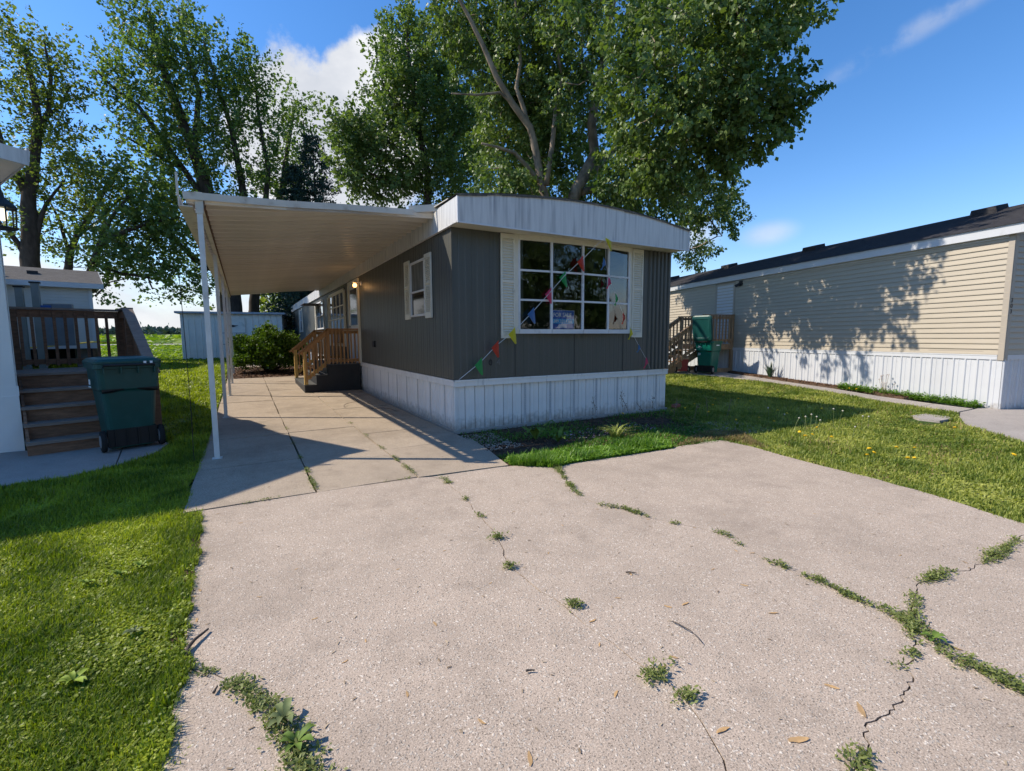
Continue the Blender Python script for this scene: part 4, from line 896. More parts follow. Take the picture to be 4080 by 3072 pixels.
for px, x in ((90, 0), (110, .38)):
    MB().box(x-.09, x+.09, -.07, .07, -.2, 3.0 if x else 2.85).build('post', mk('grey_meter_post', (.20, .22, .22), .7) if 'grey_meter_post' not in bpy.data.materials else bpy.data.materials['grey_meter_post'], mp); MB().box(x-.12, x+.12, -.09, .09, 2.85 if not x else 3.0, 2.9 if not x else 3.05).build('post_cap', BLACKP, mp)
MB().box(.55, 1.25, -.12, .08, 1.0, 2.35).build('meter_box', mk('meter_box_grey', (.15, .17, .20), .6), mp); MB().box(.5, .75, -.15, -.05, 2.15, 2.3).build('blue_clamp', mk('blue_clamp', (.02, .08, .3), .5), mp)
yb = thing('caution_tape', 'yellow caution tape strung in front of the blue-grey house', 'tape')
MB().tube([(-9.6, 15.0, 1.10), (-8.6, 15.2, 1.16), (-7.3, 15.6, 1.32), (-6.3, 16.6, 1.28)], .025, 4).build('tape', mk('yellow_tape', (.8, .62, .08), .5), yb)

# ============================================================ shed
A = np.array([-5.42, 23.2]); B = np.array([-.75, 22.4]); dv = B-A; ang = math.atan2(dv[1], dv[0]); Ls = float(np.linalg.norm(dv))
sh = thing('shed', 'low white metal garden shed with flat roof behind the carport', 'shed', (A[0], A[1], T(A[0], A[1])), ang)
hs_ = 2.38
MB().box(0.02, Ls-.02, .02, 3, 0, hs_).build('wall', SHEDM, sh)
def shp(w, h):
    pr = [(0, 0), (.015, .03), (.045, .03), (.06, 0), (w, 0)]; k = len(pr)
    return MB().add([(x, -d, 0) for x, d in pr]+[(x, -d, h) for x, d in pr], [(i, i+1, k+i+1, k+i) for i in range(k-1)]).mesh('wall_panel', SHEDM)
w_ = Ls/16; sm1 = shp(w_, hs_); sm2 = shp(w_, .22)
for k in range(16):
    if 6.0 <= k <= 9: link('wall_panel', sm2, sh, (k*w_, .0, hs_-.22))
    else: link('wall_panel', sm1, sh, (k*w_, .0, 0))
MB().add([(-.18, -.22, hs_), (Ls+.18, -.22, hs_-.02), (Ls+.18, 3.1, hs_-.1), (-.18, 3.1, hs_-.1), (-.18, -.22, hs_+.10), (Ls+.18, -.22, hs_+.08), (Ls+.18, 3.1, hs_+.02), (-.18, 3.1, hs_+.02)], [(0, 3, 2, 1), (4, 5, 6, 7), (0, 1, 5, 4), (1, 2, 6, 5), (2, 3, 7, 6), (3, 0, 4, 7)]).build('roof', mk('shed_roof_grey', (.38, .40, .44), .5, .1), sh)
dx0, dx1 = 6*w_+.02, 10*w_-.02
sd_ = MB().box(dx0, dx1, -.035, .0, .08, hs_-.24).build('door', SHEDM, sh)
for z in (.75, 1.35): MB().box(dx0, dx1, -.045, -.035, z, z+.03).build('door_rail', MGRAY, sd_)
MB().box(dx0-.03, dx1+.03, -.05, 0, hs_-.24, hs_-.2).build('door_header', SHEDM, sh)
zz = 1.72; cx_ = (dx0+dx1)/2
MB().loft([[(cx_-.26, -.038, zz+.05), (cx_-.12, -.038, zz-.01), (cx_-.04, -.038, zz-.04), (cx_+.04, -.038, zz-.04), (cx_+.12, -.038, zz-.01), (cx_+.26, -.038, zz+.05), (cx_+.1, -.038, zz+.05), (cx_, -.038, zz+.07), (cx_-.1, -.038, zz+.05)],
           [(cx_-.26, -.055, zz+.05), (cx_-.12, -.055, zz-.01), (cx_-.04, -.055, zz-.04), (cx_+.04, -.055, zz-.04), (cx_+.12, -.055, zz-.01), (cx_+.26, -.055, zz+.05), (cx_+.1, -.055, zz+.05), (cx_, -.055, zz+.07), (cx_-.1, -.055, zz+.05)]]).build('eagle_ornament', BLACKP, sd_)

# small things
br = thing('brick', 'loose red brick lying at the right front corner of the skirting', 'brick', (4.58, -.12, .03), .3); MB().box(-.1, .1, -.05, .05, 0, .06).build('brick_body', mk('red_brick', (.25, .09, .06), .9), br, bev=.006)
gw = thing('guy_cable', 'thin black cable hanging beside the nearest carport post', 'cable', (-3.1, .12, 0))
MB().tube([(-.13, -.02, 0), (-.135, 0, .06), (-.13, .02, .5), (-.14, .1, 1.2), (-.16, .2, 2.1)], .004, 5).build('cable', BLK, gw)
# ============================================================ vegetation
LEAF_A = leafmat('maple_leaf_near', (.055, .105, .024), (.19, .255, .07), .46, .30, .4)
LEAF_B = leafmat('maple_leaf_mid', (.065, .120, .036), (.18, .245, .08), .48, .36, .4)
LEAF_C = leafmat('maple_leaf_far', (.065, .120, .040), (.17, .235, .07), .5, .42, .4)
LEAF_Y = leafmat('maple_leaf_yellowish', (.070, .115, .034), (.20, .235, .06), .5, .45, .4)
NEED = leafmat('spruce_needles', (.022, .048, .036), (.05, .09, .065), .6, .1, .3)
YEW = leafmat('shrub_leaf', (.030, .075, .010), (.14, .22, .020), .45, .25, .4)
def unit(v): return v/(np.linalg.norm(v, axis=-1, keepdims=True)+1e-9)
def leaves_mesh(name, centers, dirs, per, size, spread, length, mat, r, droop=.6, clus_t=None, fold=.25):
    """centers (n,3) spray starts, dirs (n,3) spray axes; per leaves each"""
    n = len(centers); Nn = n*per
    c = np.repeat(centers, per, 0); d = np.repeat(dirs, per, 0)
    t = r.random((Nn, 1))**.8
    off = r.normal(size=(Nn, 3))*spread*(1.35-.95*t)
    p = c+d*t*length+off
    # leaf axis: outward + droop
    ax = unit(d*.5+r.normal(size=(Nn, 3))*.6+np.array([0, 0, -droop]))
    side = unit(np.cross(ax, unit(r.normal(size=(Nn, 3))*.8+np.array([0, 0, 1.0]))))
    nn = np.cross(ax, side)
    s = size*(.45+1.0*r.random((Nn, 1))**1.2)
    v0 = p; v1 = p+ax*s*.45+side*s*.42+nn*s*fold*.5; v2 = p+ax*s*1.05; v3 = p+ax*s*.45-side*s*.42+nn*s*fold*.5
    V = np.stack([v0, v1, v2, v3], 1).reshape(-1, 3)
    base = np.arange(Nn)*4
    F = np.stack([base, base+1, base+2, base, base+2, base+3], 1).ravel()
    ct = np.repeat(clus_t if clus_t is not None else r.random(n), per)
    tint = np.clip(ct*.6+r.random(Nn)*.5-.05, 0, 1); tint = np.repeat(tint, 4)
    return big_mesh(name, V, F, np.full(Nn*2, 3), mat, tint)
def make_tree(name, label, base, limbs, env, per=45, leaf=.13, spread=.22, length=.75, mat=LEAF_A, bark=BARKL, seed=1, up=.55, droop=.6, group=None, cat='tree', inner=.35, trunk_n=8, twig=.022):
    r = np.random.default_rng(seed)
    t = thing(name, label, cat, tuple(base), 0, group); B = np.array(base)
    tm = MB(); nodes = []; nrad = []
    for lm in limbs:
        pts = np.array([q[:3] for q in lm], float); rad = [q[3] for q in lm]
        P = []; R_ = []
        for i in range(len(pts)-1):
            k = max(2, int(np.linalg.norm(pts[i+1]-pts[i])/.5))
            for j in range(k):
                f_ = j/k; P.append(pts[i]*(1-f_)+pts[i+1]*f_+r.normal(size=3)*.02*rad[i]*5*(1 if j else 0)); R_.append(rad[i]*(1-f_)+rad[i+1]*f_)
        P.append(pts[-1]); R_.append(rad[-1])
        tm.tube([p-B for p in P], R_, trunk_n)
        nodes += P[1:] if len(P) > 3 else P; nrad += R_[1:] if len(P) > 3 else R_
    nodes = [np.array(p) for p in nodes]
    C = []; O = []
    for (cx, cy, cz, rx, ry, rz, k) in env:
        u = unit(r.normal(size=(k, 3))); rr_ = (inner+(1-inner)*r.random((k, 1))**.6)
        q = u*rr_*np.array([rx, ry, rz]); C.append(np.array([cx, cy, cz])+q); O.append(unit(u*np.array([1/rx, 1/ry, 1/rz])*min(rx, ry, rz)))
    C = np.concatenate(C); O = np.concatenate(O)
    cen = np.mean([p for p in nodes], 0)
    order = np.argsort(np.min(np.linalg.norm(C[:, None]-np.array(nodes)[None, ::3], axis=2), 1))
    NA = np.zeros((len(nodes)+len(C)*2+4, 3)); NA[:len(nodes)] = nodes; cnt = len(nodes)
    dirs = np.zeros_like(C)
    for i in order:
        c = C[i]; dd = c-NA[:cnt]; dist = np.linalg.norm(dd, axis=1)
        pen = dist*(1+.9*np.clip(-dd[:, 2]/(dist+1e-6), 0, 1)); j = int(np.argmin(pen)); a = NA[j]
        L_ = np.linalg.norm(c-a); mid = (a+c)/2+np.array([0, 0, -.08*L_])+r.normal(size=3)*.06*L_
        w = min(.05, .010+twig*.5*min(L_, 2.2)/1.2)
        tm.tube([a-B, mid-B, c-B], [w, w*.7, w*.35], 3, False)
        NA[cnt] = mid; NA[cnt+1] = c; cnt += 2
        dirs[i] = unit((c-mid)/(L_+1e-6)+O[i]*.7+np.array([0, 0, up])+r.normal(size=3)*.2)
    tm.build('trunk', bark, t, smooth=True)
    ct = np.clip(.5+.36*r.normal(size=len(C)), 0, 1)
    me = leaves_mesh('crown', C-B-dirs*length*.35, dirs, per, leaf, spread, length, mat, r, droop, ct)
    link('crown', me, t); return t
def E(px, py, Y, rpx, rpy, ry, n):     # crown lobe given where it shows and at what depth it stands
    p = PY(px, py, Y); dep = float((p-CAM)@_f); k = dep/1011
    return (p[0], p[1], p[2], rpx*k, ry, rpy*k, n)
def Lm(Y, *pts, r0=.2, r1=.04):        # limb from photo points at depth Y (or per-point depth)
    o = []; n = len(pts)
    for i, q in enumerate(pts):
        y = q[2] if len(q) > 2 else Y; p = PY(q[0], q[1], y); o.append((p[0], p[1], p[2], r0+(r1-r0)*i/(n-1)))
    return o
# --- big near maple between the two homes (two-stemmed)
b1 = PY(1235, 440, 6.2); b2 = PY(1178, 430, 6.6); g1 = (6.15, 6.2, T(6, 6)-.05)
tA = []
tA.append([(g1[0], g1[1], g1[2], .30), (6.2, 6.25, 1.5, .26), (b1[0], b1[1], b1[2], .20)]+Lm(6.2, (1262, 380), (1285, 330), (1278, 270), (1290, 180), (1315, 70), (1330, -40), (1340, -180), r0=.19, r1=.05))
tA.append([(g1[0]-.1, g1[1]+.1, .0, .26), (5.7, 6.5, 1.7, .22), (b2[0], b2[1], b2[2], .15)]+Lm(6.6, (1168, 390), (1158, 330), (1145, 275), (1108, 225), (1072, 165), (1042, 95), (1015, 40), (988, -10), (960, -60), r0=.13, r1=.03))
tA.append(Lm(6.2, (1250, 400), (1300, 350), (1350, 300), (1420, 250), (1500, 190), (1600, 110), (1690, 60), r0=.13, r1=.03))
tA.append(Lm(6.2, (1255, 415), (1330, 400), (1400, 340, 4.4), (1430, 290, 3.4), (1455, 240, 2.6), (1500, 180, 1.6), r0=.12, r1=.03))
tA.append(Lm(6.6, (1170, 400), (1140, 360), (1112, 330), (1075, 318), (1040, 310), r0=.075, r1=.03))
tA.append(Lm(6.6, (1116, 232), (1080, 200), (1030, 205), (975, 202), r0=.05, r1=.018))
tA.append(Lm(6.6, (1150, 300), (1133, 240), (1115, 190), (1125, 130), (1118, 50), (1110, -40), r0=.08, r1=.03))
tA.append(Lm(6.4, (1180, 400), (1192, 320), (1200, 240), (1215, 160), (1190, 60), (1150, -50), r0=.09, r1=.03))
tA.append(Lm(6.4, (1250, 410), (1345, 412, 5.5), (1400, 395, 5.0), (1460, 378, 4.6), r0=.07, r1=.025))
tA.append(Lm(6.4, (1300, 440), (1380, 420), (1450, 430), (1530, 470), (1560, 510), r0=.07, r1=.02))
tA.append(Lm(6.4, (1290, 180), (1380, 120), (1480, 60), (1560, -20), (1600, -90), r0=.08, r1=.03))
envA = [E(1330, 100, 4.6, 170, 150, 2.2, 105), E(1470, 110, 1.9, 150, 130, 2.0, 92), E(1600, 50, 1.0, 95, 50, 1.1, 44), E(1680, 45, .8, 55, 24, .5, 14), E(1725, 22, .7, 40, 18, .3, 9),
        E(1440, 250, 2.3, 150, 110, 1.9, 86), E(1560, 195, 1.1, 62, 70, 1.1, 34), E(1645, 232, .7, 55, 30, .6, 18), E(1700, 218, .5, 28, 14, .3, 7), E(1695, 262, .6, 30, 13, .3, 6), E(1685, 188, .6, 24, 12, .3, 5),
        E(1375, 355, 4.3, 85, 60, 1.5, 44), E(1480, 345, 2.4, 100, 75, 1.5, 56), E(1575, 325, 1.4, 42, 45, .8, 15), E(1535, 440, 6.4, 62, 45, 1.1, 30), E(1570, 478, 6.6, 32, 28, .7, 12), E(1440, 440, 7.0, 110, 55, 1.3, 50), E(1300, 432, 6.2, 85, 26, 1.0, 34),
        E(1500, 555, 9.5, 45, 30, .8, 22), E(1180, 120, 7.2, 130, 110, 1.8, 85), E(1090, 150, 7.6, 80, 80, 1.2, 40), E(1100, 400, 7.2, 90, 36, 1.1, 36), E(1250, -70, 6.0, 260, 90, 2.5, 110), E(1500, -60, 5.4, 190, 80, 2.2, 80), E(1230, 260, 7.6, 90, 100, 1.2, 55), E(1040, 60, 8.6, 100, 100, 1.4, 70), E(1110, 290, 8.2, 85, 80, 1.2, 50), E(985, 60, 9.4, 55, 70, 1.0, 26), E(1150, 0, 7.4, 120, 70, 1.4, 50), E(1150, 330, 8.0, 75, 90, 1.1, 44), E(1135, 180, 8.4, 65, 85, 1.0, 32), E(1215, 330, 8.0, 50, 60, .9, 20)]
make_tree('maple_tree', 'large two-stemmed maple towering behind the grey home, filling the middle of the photo', g1, tA, envA, per=84, leaf=.112, spread=.13, length=.95, mat=LEAF_A, bark=BARKL, seed=3, up=.15, droop=1.0, trunk_n=10)
# fine dead twigs at its right edge and top
# --- second maple, left of it, further back
gB = PY(930, 700, 15.5); gB = (gB[0], gB[1], T(gB[0], gB[1])-.05)
tB = [[(gB[0], gB[1], gB[2], .26), (gB[0]-.05, gB[1], 2.5, .2)]+Lm(15.5, (925, 380), (905, 280), (890, 180), (880, 90), (885, 20), r0=.17, r1=.03),
      Lm(15.5, (925, 400), (880, 340), (820, 290), (760, 250), (720, 268), r0=.1, r1=.02), Lm(15.5, (925, 380), (980, 300), (1010, 220), (1020, 130), r0=.1, r1=.03), Lm(15.5, (925, 420), (860, 400), (790, 370), (750, 350), r0=.08, r1=.02),
      Lm(15.5, (912, 300), (870, 240), (830, 190), (815, 130), r0=.08, r1=.02)]
envB = [E(888, 60, 15.5, 32, 52, .7, 30), E(885, 140, 15.5, 75, 70, 1.4, 80), E(850, 230, 15.5, 60, 60, 1.3, 45), E(930, 240, 15.5, 95, 90, 1.8, 120), E(870, 330, 15.5, 130, 75, 2.0, 130), E(770, 310, 15.5, 60, 45, 1.1, 42), E(728, 268, 15.5, 22, 16, .5, 10),
        E(800, 390, 15.5, 80, 38, 1.2, 48), E(960, 400, 15.5, 110, 50, 1.6, 80), E(1010, 160, 16.5, 70, 90, 1.5, 60), E(765, 358, 15.5, 35, 25, .8, 14), E(990, 300, 16, 70, 70, 1.5, 50)]
make_tree('maple_tree', 'tapering bright green maple with a narrow top just left of the two-stemmed maple', gB, tB, envB, per=66, leaf=.142, spread=.15, length=1.35, mat=LEAF_B, bark=BARKD, seed=5, up=.5, droop=.5)
# --- tall group over the shed
def px_tree(label, gx_, gY, limbs, env, **k):
    p = PY(gx_, 700, gY); g = (p[0], p[1], T(p[0], p[1])-.05); return make_tree('maple_tree', label, g, [[(g[0], g[1], g[2], k.get('r0', .5)*1.15)]+limbs[0]]+limbs[1:], env, **{a: b for a, b in k.items() if a != 'r0'})
Yc = 27.0
px_tree('tall many-stemmed maple leaning left, its thick dark trunk rising behind the shed door', 500, Yc,
    [Lm(Yc, (500, 690), (498, 640), (490, 560), (470, 500), (455, 440), (425, 340), (390, 250), (360, 170), (335, 90), (320, 20), r0=.62, r1=.07),
     Lm(Yc, (492, 570), (440, 430), (400, 370), (350, 300), (300, 230), (245, 190), (205, 150), r0=.2, r1=.05), Lm(Yc, (480, 520), (450, 400), (420, 320), (430, 200), (400, 100), (385, 20), r0=.25, r1=.05),
     Lm(Yc, (495, 600), (530, 480), (520, 380), (500, 280), (470, 180), (440, 90), r0=.28, r1=.05), Lm(Yc, (500, 600), (570, 470), (580, 370), (560, 260), (550, 160), r0=.22, r1=.05),
     Lm(Yc, (490, 600), (420, 560), (380, 520), (340, 500), (300, 560), r0=.2, r1=.04), Lm(Yc, (400, 370), (330, 330), (280, 300), (250, 310), r0=.1, r1=.04)],
    [E(325, 70, Yc, 62, 72, 2, 43), E(295, 150, Yc, 55, 55, 2, 31), E(400, 90, Yc, 55, 85, 2, 40), E(425, 170, Yc, 80, 90, 2.5, 62), E(250, 195, Yc, 48, 30, 1.2, 16), E(212, 158, Yc, 18, 12, .5, 4), E(330, 270, Yc, 90, 55, 2.4, 46), E(272, 268, Yc, 40, 20, 1, 8),
     E(400, 330, Yc, 90, 70, 2.5, 49), E(505, 160, Yc, 38, 60, 1.6, 24), E(545, 190, Yc, 42, 75, 1.8, 31), E(540, 310, Yc, 60, 90, 2.4, 52), E(470, 250, Yc, 70, 80, 2.2, 49), E(450, 390, Yc, 100, 60, 2.5, 43), E(355, 400, Yc, 55, 70, 1.8, 26),
     E(370, 500, Yc, 80, 60, 2.2, 46), E(320, 560, Yc, 60, 45, 1.8, 26), E(400, 580, Yc, 60, 60, 1.8, 34), E(400, 630, Yc, 50, 30, 1.2, 12), E(560, 430, Yc, 70, 60, 2, 31), E(560, 560, Yc, 60, 60, 2, 24)],
    per=50, leaf=.17, spread=.165, length=2.1, mat=LEAF_C, bark=BARKD, seed=9, up=.9, droop=.2, r0=.64, twig=.04)
px_tree('slender maple with a leaning trunk, standing between the tall leaning maple and the spruce', 545, 29,
    [Lm(29, (545, 690), (555, 600), (590, 480), (610, 400), (625, 300), (635, 230), r0=.33, r1=.06), Lm(29, (590, 480), (640, 420), (660, 330), (655, 260), r0=.15, r1=.04), Lm(29, (560, 600), (600, 560), (640, 600), r0=.12, r1=.04)],
    [E(635, 240, 29, 30, 36, 1.4, 16), E(625, 310, 29, 48, 60, 2, 34), E(610, 390, 29, 55, 55, 2.2, 34), E(658, 270, 29, 16, 20, 1, 4), E(600, 580, 29, 60, 60, 2, 27), E(655, 380, 29, 35, 40, 1.5, 13), E(640, 645, 26, 40, 30, 1.5, 15)],
    per=50, leaf=.17, spread=.165, length=1.9, mat=LEAF_C, bark=BARKD, seed=12, up=.8, droop=.2, r0=.36, twig=.04)
px_tree('airy maple with a forked dark trunk at the far left, behind the blue-grey house', 62, 25,
    [Lm(25, (62, 680), (64, 560), (64, 470), (62, 420), (75, 330), (82, 260), (70, 180), (50, 100), r0=.42, r1=.07), Lm(25, (62, 425), (30, 370), (0, 300), (-30, 200), (-40, 100), r0=.2, r1=.05), Lm(25, (72, 530), (88, 470), (100, 440), (140, 390), r0=.15, r1=.04),
     Lm(25, (78, 300), (105, 240), (110, 160), (95, 90), r0=.13, r1=.04), Lm(25, (60, 560), (20, 500), (-20, 460), r0=.15, r1=.04), Lm(25, (85, 260), (130, 230), (150, 190), r0=.1, r1=.03)],
    [E(20, 70, 25, 28, 45, 1.2, 12), E(70, 120, 25, 50, 45, 1.6, 21), E(30, 170, 25, 70, 60, 2, 34), E(110, 190, 25, 50, 55, 1.6, 24), E(120, 270, 25, 48, 40, 1.6, 21), E(50, 270, 25, 70, 55, 2, 34), E(130, 115, 25, 22, 30, 1, 6), E(-30, 250, 25, 60, 150, 2, 43),
     E(20, 370, 25, 60, 40, 1.6, 21), E(80, 400, 25, 45, 40, 1.6, 17), E(120, 360, 25, 50, 40, 1.6, 18), E(40, 500, 25, 60, 40, 1.6, 18), E(160, 210, 25, 14, 10, .6, 4)],
    per=38, leaf=.145, spread=.14, length=1.7, mat=LEAF_Y, bark=BARKD, seed=15, up=.8, droop=.25, r0=.45, twig=.035)
px_tree('low spreading maple with thin crooked trunk behind the blue-grey house roof', 143, 27,
    [Lm(27, (143, 690), (143, 600), (150, 550), (170, 500), (210, 440), (240, 390), r0=.24, r1=.05), Lm(27, (150, 550), (130, 480), (110, 440), r0=.1, r1=.04), Lm(27, (165, 510), (210, 480), (260, 430), r0=.1, r1=.04)],
    [E(180, 410, 27, 80, 50, 2, 37), E(240, 390, 27, 55, 38, 1.8, 22), E(130, 470, 27, 60, 40, 2, 24), E(210, 480, 27, 70, 45, 2, 31), E(170, 545, 27, 70, 30, 1.6, 21)],
    per=42, leaf=.15, spread=.16, length=1.6, mat=LEAF_Y, bark=BARKD, seed=17, up=.5, droop=.3, r0=.25, twig=.035)
px_tree('dark low-hanging maple with a crooked trunk between the blue-grey house and the carport', 195, 24.5,
    [Lm(24.5, (180, 690), (186, 620), (200, 570), (215, 530), (240, 470), (290, 410), r0=.22, r1=.05), Lm(24.5, (215, 530), (270, 500), (330, 480), (390, 470), r0=.13, r1=.04), Lm(24.5, (200, 570), (260, 590), (320, 600), (330, 625), r0=.1, r1=.03), Lm(24.5, (205, 640), (235, 610), (280, 600), r0=.05, r1=.02)],
    [E(280, 400, 24.5, 70, 38, 1.8, 27), E(320, 440, 24.5, 75, 45, 1.8, 37), E(370, 470, 24.5, 60, 55, 1.6, 31), E(270, 500, 24.5, 80, 40, 1.8, 34), E(250, 560, 24.5, 70, 28, 1.5, 21), E(300, 590, 24.5, 55, 22, 1.2, 13), E(225, 620, 24.5, 35, 18, 1, 5), E(345, 560, 24.5, 40, 40, 1.2, 16)],
    per=34, leaf=.19, spread=.22, length=1.05, mat=LEAF_C, bark=BARKD, seed=19, up=.1, droop=.4, r0=.24, twig=.03)
px_tree('broad leafy maple far behind the two-stemmed maple, seen through its lower gaps', 1080, 24,
    [Lm(24, (1080, 600), (1080, 450), (1085, 350), (1090, 250), r0=.3, r1=.08)],
    [E(1060, 330, 24, 130, 110, 2.2, 68), E(1240, 360, 24, 120, 90, 2.2, 62), E(1150, 220, 24, 140, 90, 2, 49)],
    per=40, leaf=.32, spread=.4, length=1.2, mat=LEAF_C, bark=BARKD, seed=23, up=.4, droop=.3, r0=.32, twig=.04)
px_tree('rounded green tree past the shed, seen below the carport roof against the grey wall', 620, 31,
    [Lm(31, (620, 700), (618, 670), (615, 640), r0=.15, r1=.08)], [E(618, 655, 31, 45, 38, 1.6, 34), E(600, 690, 32, 40, 14, 1.2, 13), E(660, 640, 31, 40, 40, 1.4, 18)],
    per=40, leaf=.26, spread=.34, length=.9, mat=LEAF_Y, bark=BARKD, seed=29, up=.3, droop=.3, r0=.16, twig=.03)
# --- spruces
def spruce(label, px, Y, top, bot, wpx, seed):
    r = np.random.default_rng(seed); p = PY(px, bot, Y); q = PY(px, top, Y); g = np.array([p[0], p[1], T(p[0], p[1])]); H = q[2]-g[2]; dep = float((p-CAM)@_f); R0 = wpx*dep/1011
    t = thing('spruce_tree', label, 'tree', tuple(g), 0); tm = MB().tube([(0, 0, 0), (0, 0, H*.5), (0, 0, H)], [.16, .1, .01], 7); C = []; Dd = []
    nt_ = 30
    for i in range(nt_):
        z = H*(.12+.86*i/nt_); R_ = R0*(1-(i/nt_))**.85+.08
        for k in range(int(9+3*r.random())):
            a = r.random()*2*PI; rr_ = R_*(.75+.4*r.random()); d = np.array([math.cos(a), math.sin(a), 0]); e_ = d*rr_+np.array([0, 0, z-.18*rr_]); tm.tube([(0, 0, z), e_*.6+np.array([0, 0, z*.4]), e_], [.025, .015, .006], 3, False)
            m_ = max(2, int(rr_/.28))
            for j in range(m_): C.append(np.array([0, 0, z])*(1-(j+1)/m_)+e_*((j+1)/m_)); Dd.append(unit(d+np.array([0, 0, -.15])))
    tm.build('trunk', BARKD, t)
    link('crown', leaves_mesh('crown', np.array(C), np.array(Dd), 26, .11, .12, .3, NEED, r, .2), t)
spruce('dark spruce with a pointed tip between the leafy maples, above the carport roof', 694, 25, 278, 700, 105, 31)
spruce('smaller bluish spruce hugging the left side of the pointed dark spruce', 650, 25.5, 345, 700, 60, 32)
# --- shrub beside the entry steps
gS = (-1.85, 12.9, T(-1.85, 12.9)-.05); sb = thing('shrub', 'rounded bushy evergreen shrub between the shed and the cedar steps', 'shrub', gS)
r = np.random.default_rng(41); k = 520
u = unit(r.normal(size=(k, 3))); u[:, 2] = np.abs(u[:, 2])*1.1-.12; rad = (.55+.5*r.random((k, 1))**.5); lump = 1+.16*np.sin(u[:, :1]*7+1)*np.cos(u[:, 1:2]*6)+.14*np.sin(u[:, 2:3]*9+u[:, :1]*5)
Cc = u*rad*np.array([1.0, .95, .92])*lump+np.array([0, 0, .42]); Cc[:, 2] = np.clip(Cc[:, 2], .05, 3)
tm = MB()
for c in Cc[::6]: tm.tube([(0, 0, 0), tuple(c*.5+np.array([0, 0, -.05])), tuple(c)], [.02, .012, .005], 3, False)
tm.build('stem', BARKD, sb)
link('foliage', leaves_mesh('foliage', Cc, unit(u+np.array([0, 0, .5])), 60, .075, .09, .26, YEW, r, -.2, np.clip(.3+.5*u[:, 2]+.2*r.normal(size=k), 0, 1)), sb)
# --- trees and a house across the street (seen in the window glass)
for i, (x, y, s_) in enumerate(((9, -24, 1.0), (15, -26, 1.15), (21.5, -23, .95), (28, -27, 1.1), (3, -27, 1.05))):
    lim = [[(x, y, 0, .3), (x+.2, y, 3, .22), (x, y+.3, 7*s_, .08)], [(x+.2, y, 3, .15), (x+1.5, y+.5, 5.5, .05)], [(x+.1, y, 2.6, .15), (x-1.6, y-.4, 5.2, .05)]]
    make_tree('maple_tree', ('maple', 'broad maple', 'small maple', 'tall maple', 'round maple')[i]+' across the street, mirrored in the window glass', (x, y, 0), lim, [(x, y, 5.8*s_, 4.2*s_, 3.4*s_, 3.8*s_, 190), (x+1.4, y, 3.6, 2.2, 2, 1.4, 40), (x-1.6, y, 3.4, 2.2, 2, 1.4, 40)], per=24, leaf=.34, spread=.4, length=.9, mat=LEAF_C, bark=BARKD, seed=50+i, group='maples across the street')
# --- distant tree line
r = np.random.default_rng(77); n_ = 2600
ang_ = np.radians(r.uniform(-75, 75, n_))+YAW*0; dist_ = r.uniform(560, 700, n_)
lump = .55+.45*np.sin(ang_*23+1.3)*np.sin(ang_*57)+.35*np.sin(ang_*11); hgt = np.clip(lump, .08, 1.4)*r.uniform(1.0, 5.0, n_)
x_ = np.sin(ang_)*dist_; y_ = np.cos(ang_)*dist_; z_ = np.array([T(a, b) for a, b in zip(x_, y_)])+hgt*.5
Cc = np.stack([x_, y_, z_], 1)
o = link('far_treeline', leaves_mesh('far_treeline', Cc, np.tile([0, 0, 1.], (n_, 1)), 12, 4.2, 1.9, 1.5, leafmat('far_foliage', (.06, .10, .09), (.09, .13, .11), .8, .1, .1), r, 0), None)
tag(o, 'low distant belt of trees along the horizon beyond the field', 'trees', kind='stuff')
# ============================================================ grass
GR1 = leafmat('lawn_blade_left', (.10, .155, .010), (.40, .45, .035), .5, .35, .35)
GR2 = leafmat('lawn_blade_right', (.11, .165, .018), (.42, .43, .10), .5, .35, .35)
GR3 = leafmat('clover_leaf', (.05, .13, .014), (.17, .30, .03), .45, .3, .4)
GRF = leafmat('field_blade', (.09, .16, .012), (.26, .35, .03), .5, .35, .3)
DRY = leafmat('dry_grass', (.18, .13, .06), (.36, .27, .13), .8, .2, .2)
def in_poly(x, y, poly):
    c = np.zeros(len(x), bool); n = len(poly); j = n-1
    for i in range(n):
        xi, yi = poly[i]; xj, yj = poly[j]
        m = ((yi > y) != (yj > y)) & (x < (xj-xi)*(y-yi)/((yj-yi) if yj != yi else 1e-9)+xi); c ^= m; j = i
    return c
Tv = np.vectorize(T)
from mathutils import noise as mnoise
def nz(x, y, s, o=0): return np.array([mnoise.noise((a*s+o, b*s, o*1.7)) for a, b in zip(x, y)])
def scatter(poly, n, holes=(), near=3.0, power=1.7, r=rng, view=True):
    xs = [p[0] for p in poly]; ys = [p[1] for p in poly]; X = []; Y = []; tot = 0
    while tot < n:
        m = 60000; x = r.uniform(min(xs), max(xs), m); y = r.uniform(min(ys), max(ys), m)
        d = np.hypot(x-CAM[0], y-CAM[1]); keep = r.random(m) < (near/np.maximum(d, near))**power
        if view:
            v = np.stack([x-CAM[0], y-CAM[1]], 1); f2 = v@_f[:2]; s2 = v@_r0[:2]; keep &= (f2 > -.3) & (np.abs(s2) < f2*1.18+1.0)
        x, y = x[keep], y[keep]; k = in_poly(x, y, poly)
        for h in holes: k &= ~in_poly(x, y, h)
        x, y = x[k], y[k]; X.append(x); Y.append(y); tot += len(x)
        if tot == 0 and len(X) > 20: break
    return np.concatenate(X)[:n], np.concatenate(Y)[:n]
